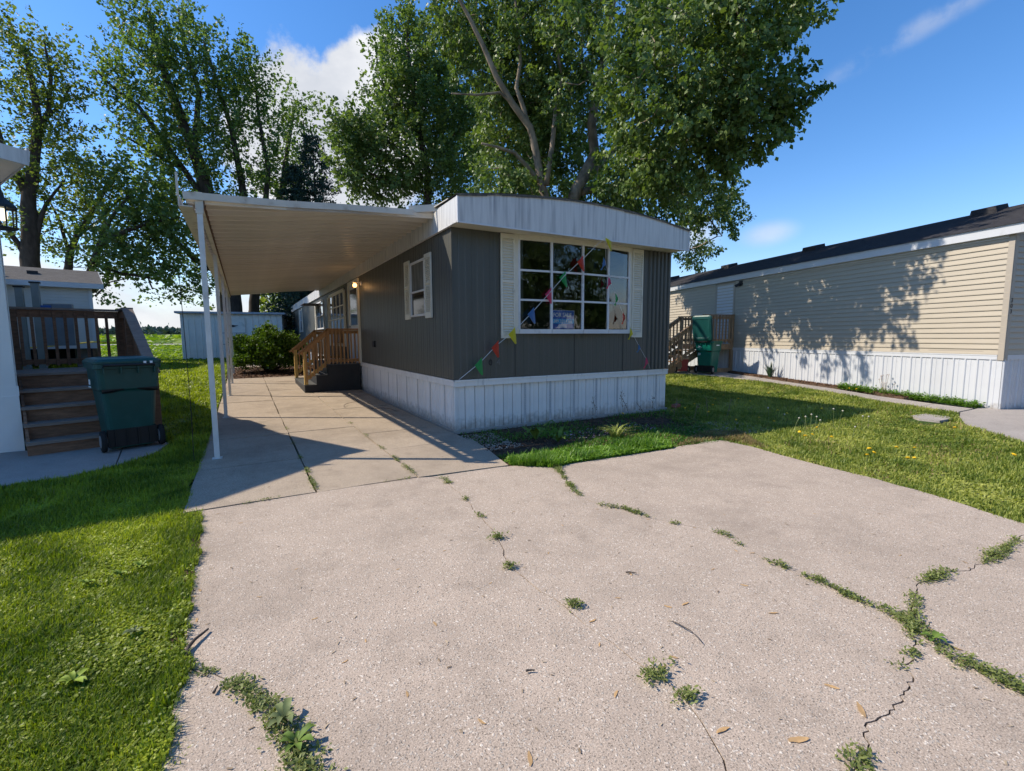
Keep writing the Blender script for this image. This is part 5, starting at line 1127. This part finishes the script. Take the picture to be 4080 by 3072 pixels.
def blades(name, label, poly, n, h, w, mat, holes=(), cat='grass', clover=.4, near=3.0, power=1.7, tall=0, seed=1, bias=None, cmat=None, zoff=-.04, dens=None, par=None):
    r = np.random.default_rng(seed); x, y = scatter(poly, n, holes, near, power, r)
    if dens is not None: k = dens(x, y, r); x, y = x[k], y[k]
    n = len(x); d = np.hypot(x-CAM[0], y-CAM[1]); sc = np.maximum(1, (d/4.0)**.55)
    z = Tv(x, y)+zoff; patch = nz(x, y, .9, 3.1); p2 = nz(x, y, 3.3, 9.1)
    isc = r.random(n) < np.clip(clover+.9*p2, .03, .95)
    V = []; 
    ang = r.random(n)*2*PI; lean = r.random(n)*.75+.1; hh = h*(.5+.8*r.random(n))*(1+.35*patch)*np.minimum(sc, 1.5); ww = w*(.7+.6*r.random(n))*sc
    dx, dy = np.cos(ang), np.sin(ang); P = np.stack([x, y, z], 1); sd_ = np.stack([-dy, dx, 0*x], 1)*ww[:, None]/2; ld = np.stack([dx, dy, 0*x], 1)
    tip = P+ld*(hh*lean)[:, None]+np.array([0, 0, 1])*(hh*np.sqrt(np.clip(1-lean**2*.6, .1, 1)))[:, None]; mid = P+ld*(hh*lean*.35)[:, None]+np.array([0, 0, 1])*(hh*.6)[:, None]
    b = ~isc; Vb = np.stack([P[b]-sd_[b], P[b]+sd_[b], mid[b]+sd_[b]*.8, tip[b], mid[b]-sd_[b]*.8], 1).reshape(-1, 3); nb_ = b.sum()
    Fb = (np.arange(nb_)[:, None]*5+np.array([0, 1, 2, 4, 2, 3, 4])).ravel(); Sb = np.tile([4, 3], nb_)
    t1 = np.clip(.42+.55*patch+.55*p2+.35*nz(x, y, 9.0, 5.5)+.85*(r.random(n)-.5)+(bias or 0), 0, 1)
    c = isc; nc = c.sum(); cp_ = P[c]+np.array([0, 0, 1])*(h*.55*(.5+.8*r.random(nc)))[:, None]; s_ = (w*1.7*(.6+.7*r.random(nc))*sc[c])[:, None]
    a1 = unit(np.stack([dx[c], dy[c], r.normal(size=nc)*.35], 1)); a2 = unit(np.cross(a1, np.stack([r.normal(size=nc)*.4, r.normal(size=nc)*.4, np.ones(nc)], 1)))
    Vc = np.stack([cp_-a1*s_, cp_+a2*s_*.75, cp_+a1*s_, cp_-a2*s_*.75], 1).reshape(-1, 3); Fc = (np.arange(nc)[:, None]*4+np.array([0, 1, 2, 3])).ravel()+len(Vb); Sc = np.full(nc, 4)
    tint = np.concatenate([np.repeat(t1[b], 5), np.repeat(np.clip(t1[c]+.08, 0, 1), 4)])
    me = big_mesh(name, np.concatenate([Vb, Vc]), np.concatenate([Fb, Fc]), np.concatenate([Sb, Sc]), mat, tint)
    return tag(link(name, me), label, cat, kind='stuff')
dl = [p for p in leftE]; dl2 = [p for p in leftE2]
lawnL = [(-9.5, -9)]+[(-4.2, -9)]+[(p[0]+random.uniform(.0, .075), p[1]) for p in reversed(leftE2)]+[(p[0]+random.uniform(-.01, .04), p[1]) for p in reversed(leftE)]+[(-3.15, -1.85), (-3.14, -1.4), (-3.2, -.9), (-3.14, -.4), (-3.15, 1.0), (-3.16, 4)]+[(-3.55, 1.4), A3, A2, A1, A0, (-9.5, A0[1]-.45)]
blades('lawn', 'sunlit green lawn left of the driveway', lawnL, 230000, .052, .0048, GR1, clover=.30, near=2.6, power=1.6, seed=101)
edgeL = [(p[0]+random.uniform(.0, .035), p[1]) for p in leftE+leftE2[1:]]+[(p[0]-.07, p[1]) for p in reversed(leftE+leftE2[1:])]
blades('lawn_edge', 'ragged fringe of grass hanging over the left edge of the driveway', edgeL, 9000, .055, .0048, GR1, clover=.25, near=3, power=1.2, seed=140, zoff=-.008, dens=lambda x, y, r: r.random(len(x)) < np.clip(.45+1.6*nz(x, y, 4.0, 1.2), .05, 1))
lawnL2 = [(-3.2, .6), (-3.2, 11), (-3.4, 21.5), (-5.6, 22.6), (-9, 23), (-20, 26), (-26, 16), (-9.5, 9), (-5.2, 5.2), (-3.95, 2.6), (-3.6, 1.4)]
blades('lawn', 'yard grass running back from the left steps to the shed', lawnL2, 80000, .07, .010, GR1, clover=.45, near=7, power=1.3, seed=102, bias=.1)
field = [(-70, 24), (-3.5, 22.5), (-6, 60), (-100, 60)]
blades('field_grass', 'bright green crop field behind the shed and yard', field, 40000, .07, .035, GRF, clover=.0, near=25, power=1.2, seed=103)
field2 = [(-120, 66), (-2, 66), (-2, 200), (-300, 200)]
blades('field_grass', 'far green field beyond the gravel track', field2, 26000, .14, .10, GRF, clover=.1, near=70, power=1.2, seed=104)
lawnR = jag([G(1558, 952), G(1640, 969), G(1750, 1001), G(1900, 1038), G(2050, 1082), G(2212, 1134), G(2300, 1164)], .06, .03, 555)+[ (4.2, -5.4), (6.0, -5.0), G(2212, 952), G(2130, 930), G(2084, 915), G(2072, 900), (8.5, -3.1), (8.66, -2.5), (8.95, -1.5), (9.45, -.3), (9.85, 1.2), (9.75, 2.9), (9.4, 4.6), (8.0, 9.0), (4.47, 9.0), (4.47, .0), (3.6, -.9), (3.4, -1.7)]
def densR(x, y, r): return r.random(len(x)) < .93
blades('lawn', 'lawn between the grey home and the tan house', lawnR, 220000, .046, .0062, GR2, clover=.42, near=5, power=1.25, seed=105, dens=densR, holes=[[(6.95, -2.75), (7.6, -3.0), (7.4, -3.5), (6.6, -3.3)]])
bed = [(.05, -.06), (4.47, -.06), (4.6, .2), (3.9, -1.2), G(1565, 952), G(1455, 967), G(1330, 986), G(1240, 999), G(1196, 1008), G(1112, 1004), (-.12, -1.3), (.0, -.5)]
def densB(x, y, r):
    q = nz(x, y, 1.6, 4.4); return (y < -1.45+.2*q) | (r.random(len(x)) < .25+.5*q) 
blades('ground_cover', 'patchy weeds and clover in the bed before the bow window', bed, 60000, .05, .0075, GR3, clover=.7, near=5, power=1.1, seed=106, dens=densB, cat='ground cover')
edge = [G(1196, 1010), G(1112, 1006), (-.1, -1.75), (.6, -1.75), (1.6, -1.95), (2.2, -2.05), G(1455, 968), G(1330, 987), G(1240, 1000)]
blades('ground_cover', 'lush bright green clover strip along the driveway edge', edge, 26000, .10, .010, GR3, clover=.75, near=5, power=1.0, seed=107, bias=.35, cat='ground cover')
blades('dry_grass', 'scattered straw-coloured blades in the right lawn', lawnR, 26000, .045, .007, DRY, clover=.05, near=5, power=1.25, seed=130, dens=lambda x, y, r: r.random(len(x)) < np.clip(.15+1.6*nz(x, y, 1.1, 8.8), 0, 1), holes=[[(6.95, -2.75), (7.6, -3.0), (7.4, -3.5), (6.6, -3.3)]])
blades('dry_grass', 'scattered straw-coloured blades in the left lawn', lawnL, 22000, .045, .0045, DRY, clover=.05, near=2.6, power=1.5, seed=131, dens=lambda x, y, r: r.random(len(x)) < np.clip(.05+1.5*nz(x, y, 1.7, 2.8), 0, 1))
dryp = [G(1455, 964), G(1560, 948), G(1600, 955), G(1660, 968), G(1600, 930), G(1520, 930)]
blades('dry_grass', 'strip of dry straw-coloured grass at the driveway corner', dryp, 6000, .05, .007, DRY, clover=.2, near=5, power=1.0, seed=108)
# soil patch of the bed and mulch
MUL = mk('mulch_soil', (.10, .06, .038), .95, .5, 14, 1.0, 40, fine=.5, fs=90)
tag(sheet(MB(), bed, -.028, .02).build('flower_bed_soil', SOIL), 'bare dark soil of the bed below the bow window', kind='structure')
mb2 = [(10.0, -.9), (9.55, -1.9), (9.92, -2.2), (10.6, -.2), (11.45, 3.0), (11.6, 3.9), (10.95, 3.2), (10.4, 1.2)]
tag(sheet(MB(), mb2, .03, .06).build('mulch_bed', MUL), 'brown wood-chip bed between the walk and the tan house skirting', kind='structure')
mb3 = [(-3.2, 10.9), (-.05, 10.9), (-.05, 15.6), (-3.2, 15.6)]
tag(sheet(MB(), mb3, .0, .06).build('mulch_bed', MUL), 'brown mulch bed around the shrub', kind='structure')
def chips(name, label, poly, n, size, mat, seed, top=.03, cat='mulch', view=False, near=8, power=1.0):
    r = np.random.default_rng(seed); x, y = scatter(poly, n, (), near, power, r, view); z = Tv(x, y)+top; n = len(x)
    fz = .06 if 'litter' in name else .35; a = unit(r.normal(size=(n, 3))*np.array([1, 1, fz])); b = unit(np.cross(a, r.normal(size=(n, 3))*fz+np.array([0, 0, 1]))); s_ = size*(.4+r.random((n, 1))); P = np.stack([x, y, z+(.001 if 'litter' in name else .01)*r.random(n)], 1)
    V = np.stack([P-a*s_-b*s_*.35, P+a*s_-b*s_*.3, P+a*s_+b*s_*.35, P-a*s_+b*s_*.3], 1).reshape(-1, 3)
    return tag(link(name, big_mesh(name, V, np.arange(4*n), np.full(n, 4), mat, np.repeat(r.random(n), 4))), label, cat, kind='stuff')
CHIP = leafmat('chip_brown', (.06, .032, .02), (.22, .13, .08), .9, .0, .1)
chips('wood_chips', 'loose wood chips beside the tan house skirting', mb2, 7000, .022, CHIP, 201, .035)
chips('wood_chips', 'loose mulch and dead leaves around the shrub', mb3, 5000, .035, CHIP, 202, .01)
chips('dead_leaves', 'dead leaves and debris in the bed below the bow window', bed, 5000, .014, CHIP, 203, -.005, 'leaves')
VF = leafmat('violet_petal', (.30, .22, .45), (.50, .42, .62), .7, .3, .2)
chips('violet_flowers', 'tiny pale violet flowers in the middle of the bed', [(.9, -1.55), (2.7, -1.5), (2.6, -.95), (1.1, -1.0)], 260, .010, VF, 133, .05, 'flowers')
litter = leafmat('pale_litter', (.20, .14, .09), (.50, .40, .28), .9, .0, .1)
chips('petal_litter', 'tiny pale petals and bits scattered on the carport slabs', [(-3.1, -1.7), (-.1, -1.7), (-.1, 10.5), (-3.1, 10.5)], 1500, .008, litter, 204, .006, 'litter')
chips('petal_litter', 'tiny husks and bits scattered over the driveway', [(-3, -6), (2.2, -6), (3.0, -2.6), (-3.0, -2.2)], 420, .008, litter, 205, .003, 'litter', True, 4)
for k, (a, b) in enumerate(zip(leftE[:-1:1], leftE[1:])): pass
strip = [(p[0]+.012, p[1]) for p in leftE]+[(p[0]-.05, p[1]) for p in reversed(leftE)]
chips('edge_debris', 'dark soil crumbs and debris along the left driveway edge', strip, 600, .007, CHIP, 206, -.0, 'debris', False, 3)
# pebbles near the home's left corner
r = np.random.default_rng(210); pb = MB(); pts_ = [(-.05+.5*r.random(), -.25-1.0*r.random()) for _ in range(420)]+[(3.0+1.3*r.random(), -1.4-.9*r.random()) for _ in range(260)]
oct_ = np.array([(1, 0, 0), (0, 1, 0), (-1, 0, 0), (0, -1, 0), (0, 0, 1), (0, 0, -1)], float)
for x, y in pts_:
    s_ = r.uniform(.008, .02); q = oct_*np.array([s_, s_*.8, s_*.55])@np.array(Matrix.Rotation(r.random()*3, 3, 'Z')); pb.add(q+np.array([x, y, -.008]), [(0, 1, 4), (1, 2, 4), (2, 3, 4), (3, 0, 4), (1, 0, 5), (2, 1, 5), (3, 2, 5), (0, 3, 5)])
tag(pb.build('pebbles', mk('pebble_tan', (.36, .30, .24), .8, .3, 40), smooth=True), 'small round pebbles in the bed by the corner of the grey home', 'pebbles', kind='stuff')
# ---- weeds in the cracks
def crack_weeds(line, per_m, seed, prob, h=.035, wid=.03, mat=GR3):
    r = np.random.default_rng(seed); out_ = []
    for a, b in zip(line[:-1], line[1:]):
        a = np.array(a); b = np.array(b); Ls_ = np.linalg.norm(b-a); pr_ = prob((a+b)/2) if callable(prob) else prob
        for _ in range(r.poisson(per_m*Ls_*pr_)):
            q = a+(b-a)*r.random()+r.normal(size=2)*wid*min(1, pr_+.2); out_.append((q[0], q[1], h*(.5+.8*min(pr_, 1.5))))
    return out_
def weeds_mesh(name, label, pts, leaf, mat, seed, cat='weeds', obj_kind='stuff', stems=3):
    r = np.random.default_rng(seed); P = np.array(pts); n = len(P); k = 9
    c = np.repeat(np.stack([P[:, 0], P[:, 1], Tv(P[:, 0], P[:, 1])+.0], 1), k, 0); h = np.repeat(P[:, 2], k)
    m = n*k; c = c+np.stack([r.normal(size=m)*.014, r.normal(size=m)*.014, h*r.random(m)], 1)
    ax = unit(np.stack([r.normal(size=m), r.normal(size=m), r.random(m)*.8], 1)); sd_ = unit(np.cross(ax, np.array([0, 0, 1.])+r.normal(size=(m, 3))*.3)); s_ = leaf*(.5+.9*r.random((m, 1)))
    V = np.stack([c, c+ax*s_*.5+sd_*s_*.24, c+ax*s_, c+ax*s_*.5-sd_*s_*.24], 1).reshape(-1, 3)
    return tag(link(name, big_mesh(name, V, np.arange(4*m), np.full(m, 4), mat, np.repeat(np.clip(.35+.4*r.random(m)+.15*r.normal(size=m), 0, 1), 4))), label, cat, kind=obj_kind)
WEED = leafmat('crack_weed_leaf', (.075, .115, .028), (.25, .27, .08), .55, .25, .3)
def profile(line, marks):   # marks: list of (fraction along, half width, strength)
    L_ = np.cumsum([0]+[np.linalg.norm(np.array(b)-np.array(a)) for a, b in zip(line[:-1], line[1:])]); tot = L_[-1]
    return [(sum(s*math.exp(-((L_[i]/tot-f)/w)**2) for f, w, s in marks)) for i in range(len(line)-1)]
def line_weeds(line, marks, seed, per_m=240, wid=.013, h=.020):
    r = np.random.default_rng(seed); pr = profile(line, marks); o = []
    for i, (a, b) in enumerate(zip(line[:-1], line[1:])):
        a = np.array(a); b = np.array(b)
        for _ in range(r.poisson(per_m*np.linalg.norm(b-a)*max(pr[i]-.08, 0))): q = a+(b-a)*r.random()+r.normal(size=2)*wid*min(1.6, pr[i]); o.append((q[0], q[1], h*min(1.2, .4+pr[i])))
    return o
w = []
w += line_weeds(c1j, [(.0, .03, 1.6), (.07, .035, 1.2), (.14, .015, .8), (.215, .03, .9), (.27, .02, .7), (.40, .025, .9), (.46, .03, 1.1), (.56, .012, .5), (.66, .012, .7), (.70, .012, .6), (.80, .02, .7), (.86, .02, .9), (.905, .02, .9), (.97, .03, .9), (1, .03, 1.1)], 301)
w += line_weeds(c2j, [(.0, .05, 1.2), (.10, .04, .7), (.30, .05, .9), (.36, .03, .5), (.60, .07, 1.2), (.72, .04, .6), (.8, .04, .5)], 302, 250, .02)
w += line_weeds(c3j, [(.0, .05, 1.2), (.1, .05, .9), (.2, .03, .6), (.42, .13, 1.3), (.6, .1, 1.1), (.8, .1, 1.0), (1, .1, 1)], 303, 260, .02)
w += line_weeds(c4j, [(.0, .05, 1.1), (.09, .03, .6), (.20, .022, .9), (.30, .02, .8), (.82, .04, 1.2), (.95, .03, .4)], 304, 240, .018)
w += line_weeds(c5j, [(.05, .06, .5), (.28, .05, 1.0), (.40, .05, .9), (.50, .05, .9), (.62, .06, 1.1), (.76, .06, 1.3), (.88, .06, 1.6)], 305, 320, .022)
w += line_weeds(c6j, [(.035, .008, .9), (.07, .008, .8), (.105, .006, .7), (.20, .007, .9), (.245, .006, .9), (.31, .004, .4), (.62, .004, .4)], 306, 300, .02)
w += line_weeds(joint, [(.12, .03, .7), (.37, .012, .5), (.52, .02, .6), (.75, .015, .4), (.88, .02, .6), (.97, .02, .7)], 307, 200, .018, .03)
w += line_weeds(joint2, [(.9, .06, .8), (1, .05, 1.2), (.2, .02, .4)], 308, 200, .02, .04)
for xx, y0_, y1_ in ((-2.15, -1.8, 5), (-1.2, -1.8, 5)): w += line_weeds([(xx, y0_+i*.1) for i in range(int((y1_-y0_)/.1))], [(.03, .03, .6), (.1, .02, .5), (.2, .02, .35), (.33, .02, .3), (.5, .02, .25)], int(310+xx*10), 200, .012, .03)
weeds_mesh('crack_weeds', 'low green weeds growing out of the driveway cracks and joints', w, .017, WEED, 320)
for i, (px, py, R_, lab) in enumerate(((1074, 1163, .04, 'small isolated weed tuft in the middle of the driveway, straight below the home corner'), (1240, 1308, .035, 'thin ragged weed tuft in the driveway middle, right of the hairline crack'), (1418, 1462, .055, 'sprawling weed tuft in the lower middle of the driveway'), (1476, 1512, .035, 'dense little weed tuft just below the sprawling one'), (1100, 1227, .02, 'tiny weed sprig on the hairline crack'))):
    g = G(px, py); rr2 = np.random.default_rng(400+i); pts_ = [(rr2.standard_t(3)*R_*.45, rr2.normal()*R_*.3, .024) for _ in range(int(420*R_)+6)]
    t = thing('weed_tuft', lab, 'weed', (g[0], g[1], 0.006)); m_ = weeds_mesh('leaves', None, pts_, .018, WEED, 410+i, None, None); m_.parent = t
    if 'kind' in m_.keys(): del m_['kind']
# weeds along the tan house skirting
rr2 = np.random.default_rng(500); pts_ = []
for k in range(900):
    t_ = .2+2.9*rr2.random()**1.0; o_ = .08+.18*rr2.random(); x = RO[0]+math.sin(RA)*t_-math.cos(RA)*o_; y = RO[1]+math.cos(RA)*t_+math.sin(RA)*o_; pts_.append((x, y, .12*rr2.random()+.03))
weeds_mesh('skirting_weeds', 'leafy weeds growing along the white skirting of the tan house', pts_, .045, GR3, 501)
# broad-leaved weeds
def rosette(label, pos, n, L_, mat, seed, z=.0, up=.5, cat='weed', grp=None):
    r = np.random.default_rng(seed); t = thing('broadleaf_weed', label, cat, (pos[0], pos[1], T(*pos)+z), 0, grp); m = MB()
    for k in range(n):
        a = 2*PI*k/n+r.random()*.6; l_ = L_*(.6+.6*r.random()); u_ = up*(.5+r.random()); d = np.array([math.cos(a), math.sin(a), 0]); s_ = np.array([-d[1], d[0], 0]); w_ = l_*.2
        p = [np.zeros(3), d*l_*.35+np.array([0, 0, l_*.35*u_]), d*l_*.72+np.array([0, 0, l_*.5*u_]), d*l_+np.array([0, 0, l_*.38*u_])]
        m.add([p[0]-s_*.003, p[0]+s_*.003, p[1]+s_*w_+[0, 0, .006], p[2]+s_*w_*.9+[0, 0, .006], p[3], p[2]-s_*w_*.9+[0, 0, .006], p[1]-s_*w_+[0, 0, .006], p[1], p[2]], [(0, 1, 2, 7), (7, 2, 3, 8), (8, 3, 4), (4, 5, 8), (8, 5, 6, 7), (7, 6, 0)])
    m.build('leaves', mat, t, smooth=True); return t
BL1 = mk('broadleaf_green', (.11, .17, .03), .6, .2, 20, spec=.2); BL2 = mk('broadleaf_greygreen', (.15, .18, .07), .6, .2, 20, spec=.2); BLY = mk('broadleaf_yellow_green', (.20, .27, .03), .6, .2, 20, spec=.2)
rosette('broad-leaved weed with large grey-green leaves in the crack at the bottom left', G(617, 1562), 8, .065, BL2, 601, .012, 1.0)
rosette('smaller broad-leaved weed just below the large grey-green one', G(640, 1612), 7, .06, BL1, 602, .012, .8)
rosette('pale grey-green rosette in the lawn, beside the stick', G(290, 1365), 7, .05, BL2, 603, .0, .6)
rosette('bright yellow-green rosette in the lower left lawn', G(160, 1470), 9, .055, BLY, 604, .0, .5)
rosette('flat dark green rosette on the crack junction at the right', G(2015, 1385), 6, .055, BL1, 605, .012, .5)
rosette('tall-leaved weed on the left of the lit bed', G(1157, 950), 6, .26, BL1, 606, .0, 1.9)
rosette('smaller bright leafy weed beside the tall-leaved weed in the bed', G(1205, 955), 7, .17, BL1, 607, .0, 1.5)
for i, (px, py) in enumerate(((262, 1243), (305, 1225), (190, 1262))): rosette(('plantain rosette in the left lawn, middle one of its group of three', 'plantain rosette in the left lawn nearest the driveway, of its group of three', 'plantain rosette in the left lawn farthest left of its group of three')[i], G(px, py), 9, .045, BLY, 620+i, .0, .9, grp='plantain rosettes in the left lawn')
# iris clump
g = (10.70, 1.75); t = thing('iris_clump', 'spiky dark green iris clump against the tan house skirting', 'plant', (g[0], g[1], T(*g)+.02)); m = MB(); r = np.random.default_rng(700)
for k in range(34):
    a = r.random()*2*PI; l_ = r.uniform(.3, .55); ln = r.uniform(.1, .8); d = np.array([math.cos(a), math.sin(a), 0]); s_ = np.array([-d[1], d[0], 0])*.014; p0 = d*.05*r.random()
    m.add([p0-s_, p0+s_, p0+d*l_*ln*.4+s_+[0, 0, l_*.6], p0+d*l_*ln+[0, 0, l_*.95], p0+d*l_*ln*.4-s_+[0, 0, l_*.6]], [(0, 1, 2, 4), (4, 2, 3)])
m.build('leaves', mk('iris_leaf', (.03, .07, .03), .5, .2, 10), t)
# tall grass tuft in the lit bed
g = G(1330, 945); t = thing('grass_tuft', 'yellow-green arching grass tuft in the bed under the bow window', 'grass tuft', (g[0], g[1], 0)); m = MB(); r = np.random.default_rng(701)
for k in range(110):
    a = r.random()*2*PI; l_ = r.uniform(.15, .32); ln = r.uniform(.3, 1.3); d = np.array([math.cos(a), math.sin(a), 0]); s_ = np.array([-d[1], d[0], 0])*.004; p0 = d*.06*r.random()
    m.add([p0-s_, p0+s_, p0+d*l_*ln*.4+s_+[0, 0, l_*.45], p0+d*l_*ln+[0, 0, l_*.5], p0+d*l_*ln*.4-s_+[0, 0, l_*.45]], [(0, 1, 2, 4), (4, 2, 3)])
m.build('blades', mk('yellow_grass_blade', (.26, .30, .05), .6, .2, 10), t)
# dry stalks before the skirting
STK = mk('dry_stalk', (.20, .15, .10), .8, .2, 10)
for i, (px, py, h_) in enumerate(((1288, 895, .36), (1345, 892, .45), (1360, 880, .40), (1395, 905, .30), (1407, 898, .33), (1528, 890, .34), (1455, 885, .32), (1500, 905, .25), (1570, 900, .3))):
    g = G(px, py) if py > 895 else G(px, 900); r = np.random.default_rng(710+i); t = thing('dry_stalk', 'thin dry weed stalk standing before the white skirting', 'stalk', (g[0], g[1], 0), 0, 'dry stalks before the skirting'); lx = r.normal()*.12
    m = MB().tube([(0, 0, 0), (lx*.4, 0, h_*.5), (lx, .02, h_)], .0035, 4)
    for k in range(4): z = h_*(.45+.15*k); x = lx*z/h_; m.tube([(x, 0, z), (x+r.normal()*.05, r.normal()*.03, z+.06)], .002, 3)
    m.build('stem', STK, t)
    m = MB()
    for k in range(7): z = h_*(.35+.65*r.random()); x = lx*z/h_+r.normal()*.03; m.box(x-.005, x+.005, -.004, .004, z-.007, z+.007)
    tag(m.build('seed_heads', STK, t), kind='stuff')
# skirting wildflower at tan house
g = (RO[0]+math.sin(RA)*2.0-.22, RO[1]+math.cos(RA)*2.0); t = thing('wildflower', 'thin pale wildflower cluster against the white skirting of the tan house', 'plant', (g[0], g[1], .04)); m = MB(); m2 = MB(); r = np.random.default_rng(730)
for k in range(12):
    x, y, h_ = r.normal()*.12, r.normal()*.06, r.uniform(.25, .5); m.tube([(x*.2, y*.2, 0), (x, y, h_)], .0035, 3); m2.box(x-.012, x+.012, y-.012, y+.012, h_-.01, h_+.015)
m.build('stems', STK, t); m2.build('flowers', mk('pale_flower', (.5, .45, .42), .7), t)
# dandelions
DY = mk('dandelion_yellow', (.80, .48, .01), .6); DS = mk('dandelion_stem', (.16, .20, .07), .6)
fl = MB().lathe([(.004, -.004), (.019, .002), (.021, .008), (.012, .014)], n=9).mesh('flower', DY); stm = MB().tube([(0, 0, -.1), (0, 0, 0)], .003, 4).mesh('stem', DS)
spots = [(1765, 925), (1727, 933), (1740, 941), (1755, 941), (1797, 943), (1888, 978), (1873, 985), (1937, 968), (1976, 967), (1962, 988), (1975, 992), (1878, 967), (1740, 903), (1700, 892), (1680, 885), (1620, 868), (1577, 848), (1595, 862), (1563, 853), (1545, 862), (1540, 875), (1565, 842), (1530, 890), (1500, 872), (1480, 880), (2063, 925), (1660, 850), (1850, 842), (1835, 838), (1775, 882), (1640, 900), (1672, 912), (1590, 905), (2190, 985), (1305, 888), (1345, 893)]
for i, (px, py) in enumerate(spots):
    g = G(px, py, .05); z = T(*g)+.035+.03*random.random(); t = thing('dandelion', 'yellow dandelion in the lawn between the grey home and the tan house', 'flower', (g[0], g[1], z), random.random()*3, 'dandelions in the right lawn')
    o = link('flower', fl, t, (0, 0, 0), (random.uniform(-.5, .5), random.uniform(-.5, .5), 0)); s_ = random.uniform(.8, 1.25); o.scale = (s_, s_, s_); link('stem', stm, t)
# seed stalks of dandelions
SE = mk('seed_ball', (.45, .42, .34), .9); sbm = MB().lathe([(.002, -.012), (.012, -.004), (.013, .004), (.004, .013)], n=7).mesh('seed_head', SE)
for i, (px, py, h_) in enumerate(((1738, 940, .26), (1750, 938, .28), (1760, 936, .24), (1800, 925, .30), (1812, 925, .27), (1768, 938, .2), (1860, 930, .22), (1875, 928, .2), (1842, 945, .15), (1660, 915, .25), (1690, 920, .18), (1716, 935, .22))):
    g = G(px, py); t = thing('seed_stalk', 'tall pale dandelion seed stalk in the right lawn', 'seed stalk', (g[0], g[1], T(*g)), random.random()*6, 'dandelion seed stalks in the right lawn')
    l_ = random.uniform(-.05, .05); MB().tube([(0, 0, 0), (l_*.3, 0, h_*.6), (l_, 0, h_)], .0032, 4).build('stem', DS, t); link('seed_head', sbm, t, (l_, 0, h_))
# maple seeds and twigs on the driveway
SD = mk('dry_seed_wing', (.50, .31, .14), .7, .25, 30)
def seed_m(L_, seed):
    r = np.random.default_rng(seed); V = []; n = 6
    for k in range(n):
        f_ = k/(n-1); w_ = L_*.14*math.sin(PI*(.12+.8*f_)); x = L_*(f_-.5); y = L_*.25*(f_-.5)**2*r.uniform(-1.5, 1.5); z = .003+L_*.05*abs(f_-.4); V += [(x, y-w_, z), (x, y+w_, z+.002)]
    return MB().add(V, [(2*k, 2*k+2, 2*k+3, 2*k+1) for k in range(n-1)]).mesh('seed_wing', SD)
sms = [seed_m(.07, i) for i in range(5)]
big = [(940, 1348, .8), (680, 1337, .6), (790, 1385, .5), (745, 1430, .6), (1145, 1640, 1.1), (1560, 1578, 1.2), (1725, 1600, 1.5), (1860, 1535, 1.5), (1797, 1484, 1.0), (1670, 1325, 1.0), (1480, 1305, 1.0), (1443, 1311, .8), (1335, 1292, .7), (1280, 1342, .9), (1362, 1240, .8), (1432, 1442, .8), (1455, 1420, .8), (1608, 1265, .8), (1590, 1190, .6), (1295, 1393, .6), (1110, 1105, .6), (1290, 1100, .6), (1150, 1075, .5), (1185, 1195, .6), (1060, 1260, .5), (1215, 1135, .5), (1565, 1112, .5), (1480, 1050, .5), (1350, 1060, .5), (1660, 1085, .5), (1760, 1110, .5), (1840, 1290, 1.1), (1856, 1298, 1.2), (2058, 1398, 1.3), (2090, 1432, 1.2), (1990, 1347, 1.0), (2010, 1360, 1.0), (1625, 1195, .7), (1500, 1140, .6), (1400, 1122, .6), (520, 1130, .6), (470, 1110, .6), (425, 1340, .8), (415, 1290, .8), (432, 1275, .8), (1420, 1035, .4), (1700, 1040, .4), (1900, 1110, .5), (2010, 1130, .5), (1945, 1200, .6), (2085, 1215, .7), (1540, 1230, .6), (860, 1230, .5), (760, 1190, .5), (640, 1230, .5), (560, 1290, .6), (900, 1120, .4), (960, 1190, .5), (1040, 1560, .8), (880, 1500, .7), (1330, 1500, .8)]
for i, (px, py, s_) in enumerate(big):
    g = G(px, py); t = thing('maple_seed', 'dry tan winged maple seed lying on the driveway', 'seed', (g[0], g[1], .000), random.random()*6.3, 'dry maple seeds on the driveway'); s_ *= .72; link('seed_wing', sms[i % 5], t).scale = (s_, s_, s_)
TW = mk('dark_twig_bark', (.07, .055, .045), .9, .3, 30, .3, 60)
def twig(label, px, py, px2, py2, rad, bend=.02, seed=1, z=.012, zt_=.02):
    a = np.array(G(px, py)); b = np.array(G(px2, py2)); t = thing('twig', label, 'stick', (a[0], a[1], T(*a)+z)); d = b-a; n_ = np.array([-d[1], d[0]]); r = random.Random(seed); P = []
    for k in range(8): f_ = k/7; o_ = n_*bend*math.sin(f_*PI*1.3)+n_*r.uniform(-.02, .02); P.append((d[0]*f_+o_[0], d[1]*f_+o_[1], rad+zt_*math.sin(f_*PI)))
    MB().tube(P, [rad*(1-.5*k/7) for k in range(8)], 6).build('stick', TW, t, smooth=True); return t
twig('dark curved stick lying on the left edge of the driveway', 403, 1423, 445, 1365, .010, .08, 1, .004, .006)
twig('thin twig on the driveway right of the middle', 1452, 1347, 1520, 1392, .003, .05, 2, .006, .01)
twig('short dark stick at the bottom left of the driveway', 462, 1502, 470, 1487, .006, .0, 3, .006, .0)
twig('little dark stick beside the weed tuft row', 1352, 1240, 1375, 1241, .005, .1, 4, .006, .0)
twig('crooked twig on the sunlit carport slab', 800, 884, 862, 889, .006, .08, 5, .01, .02)
twig('branching twig on the carport slab near the steps', 745, 881, 772, 868, .005, .1, 6, .01, .02)
twig('short dark stick in the middle of the driveway', 1136, 1454, 1155, 1452, .005, .05, 7, .006, 0)
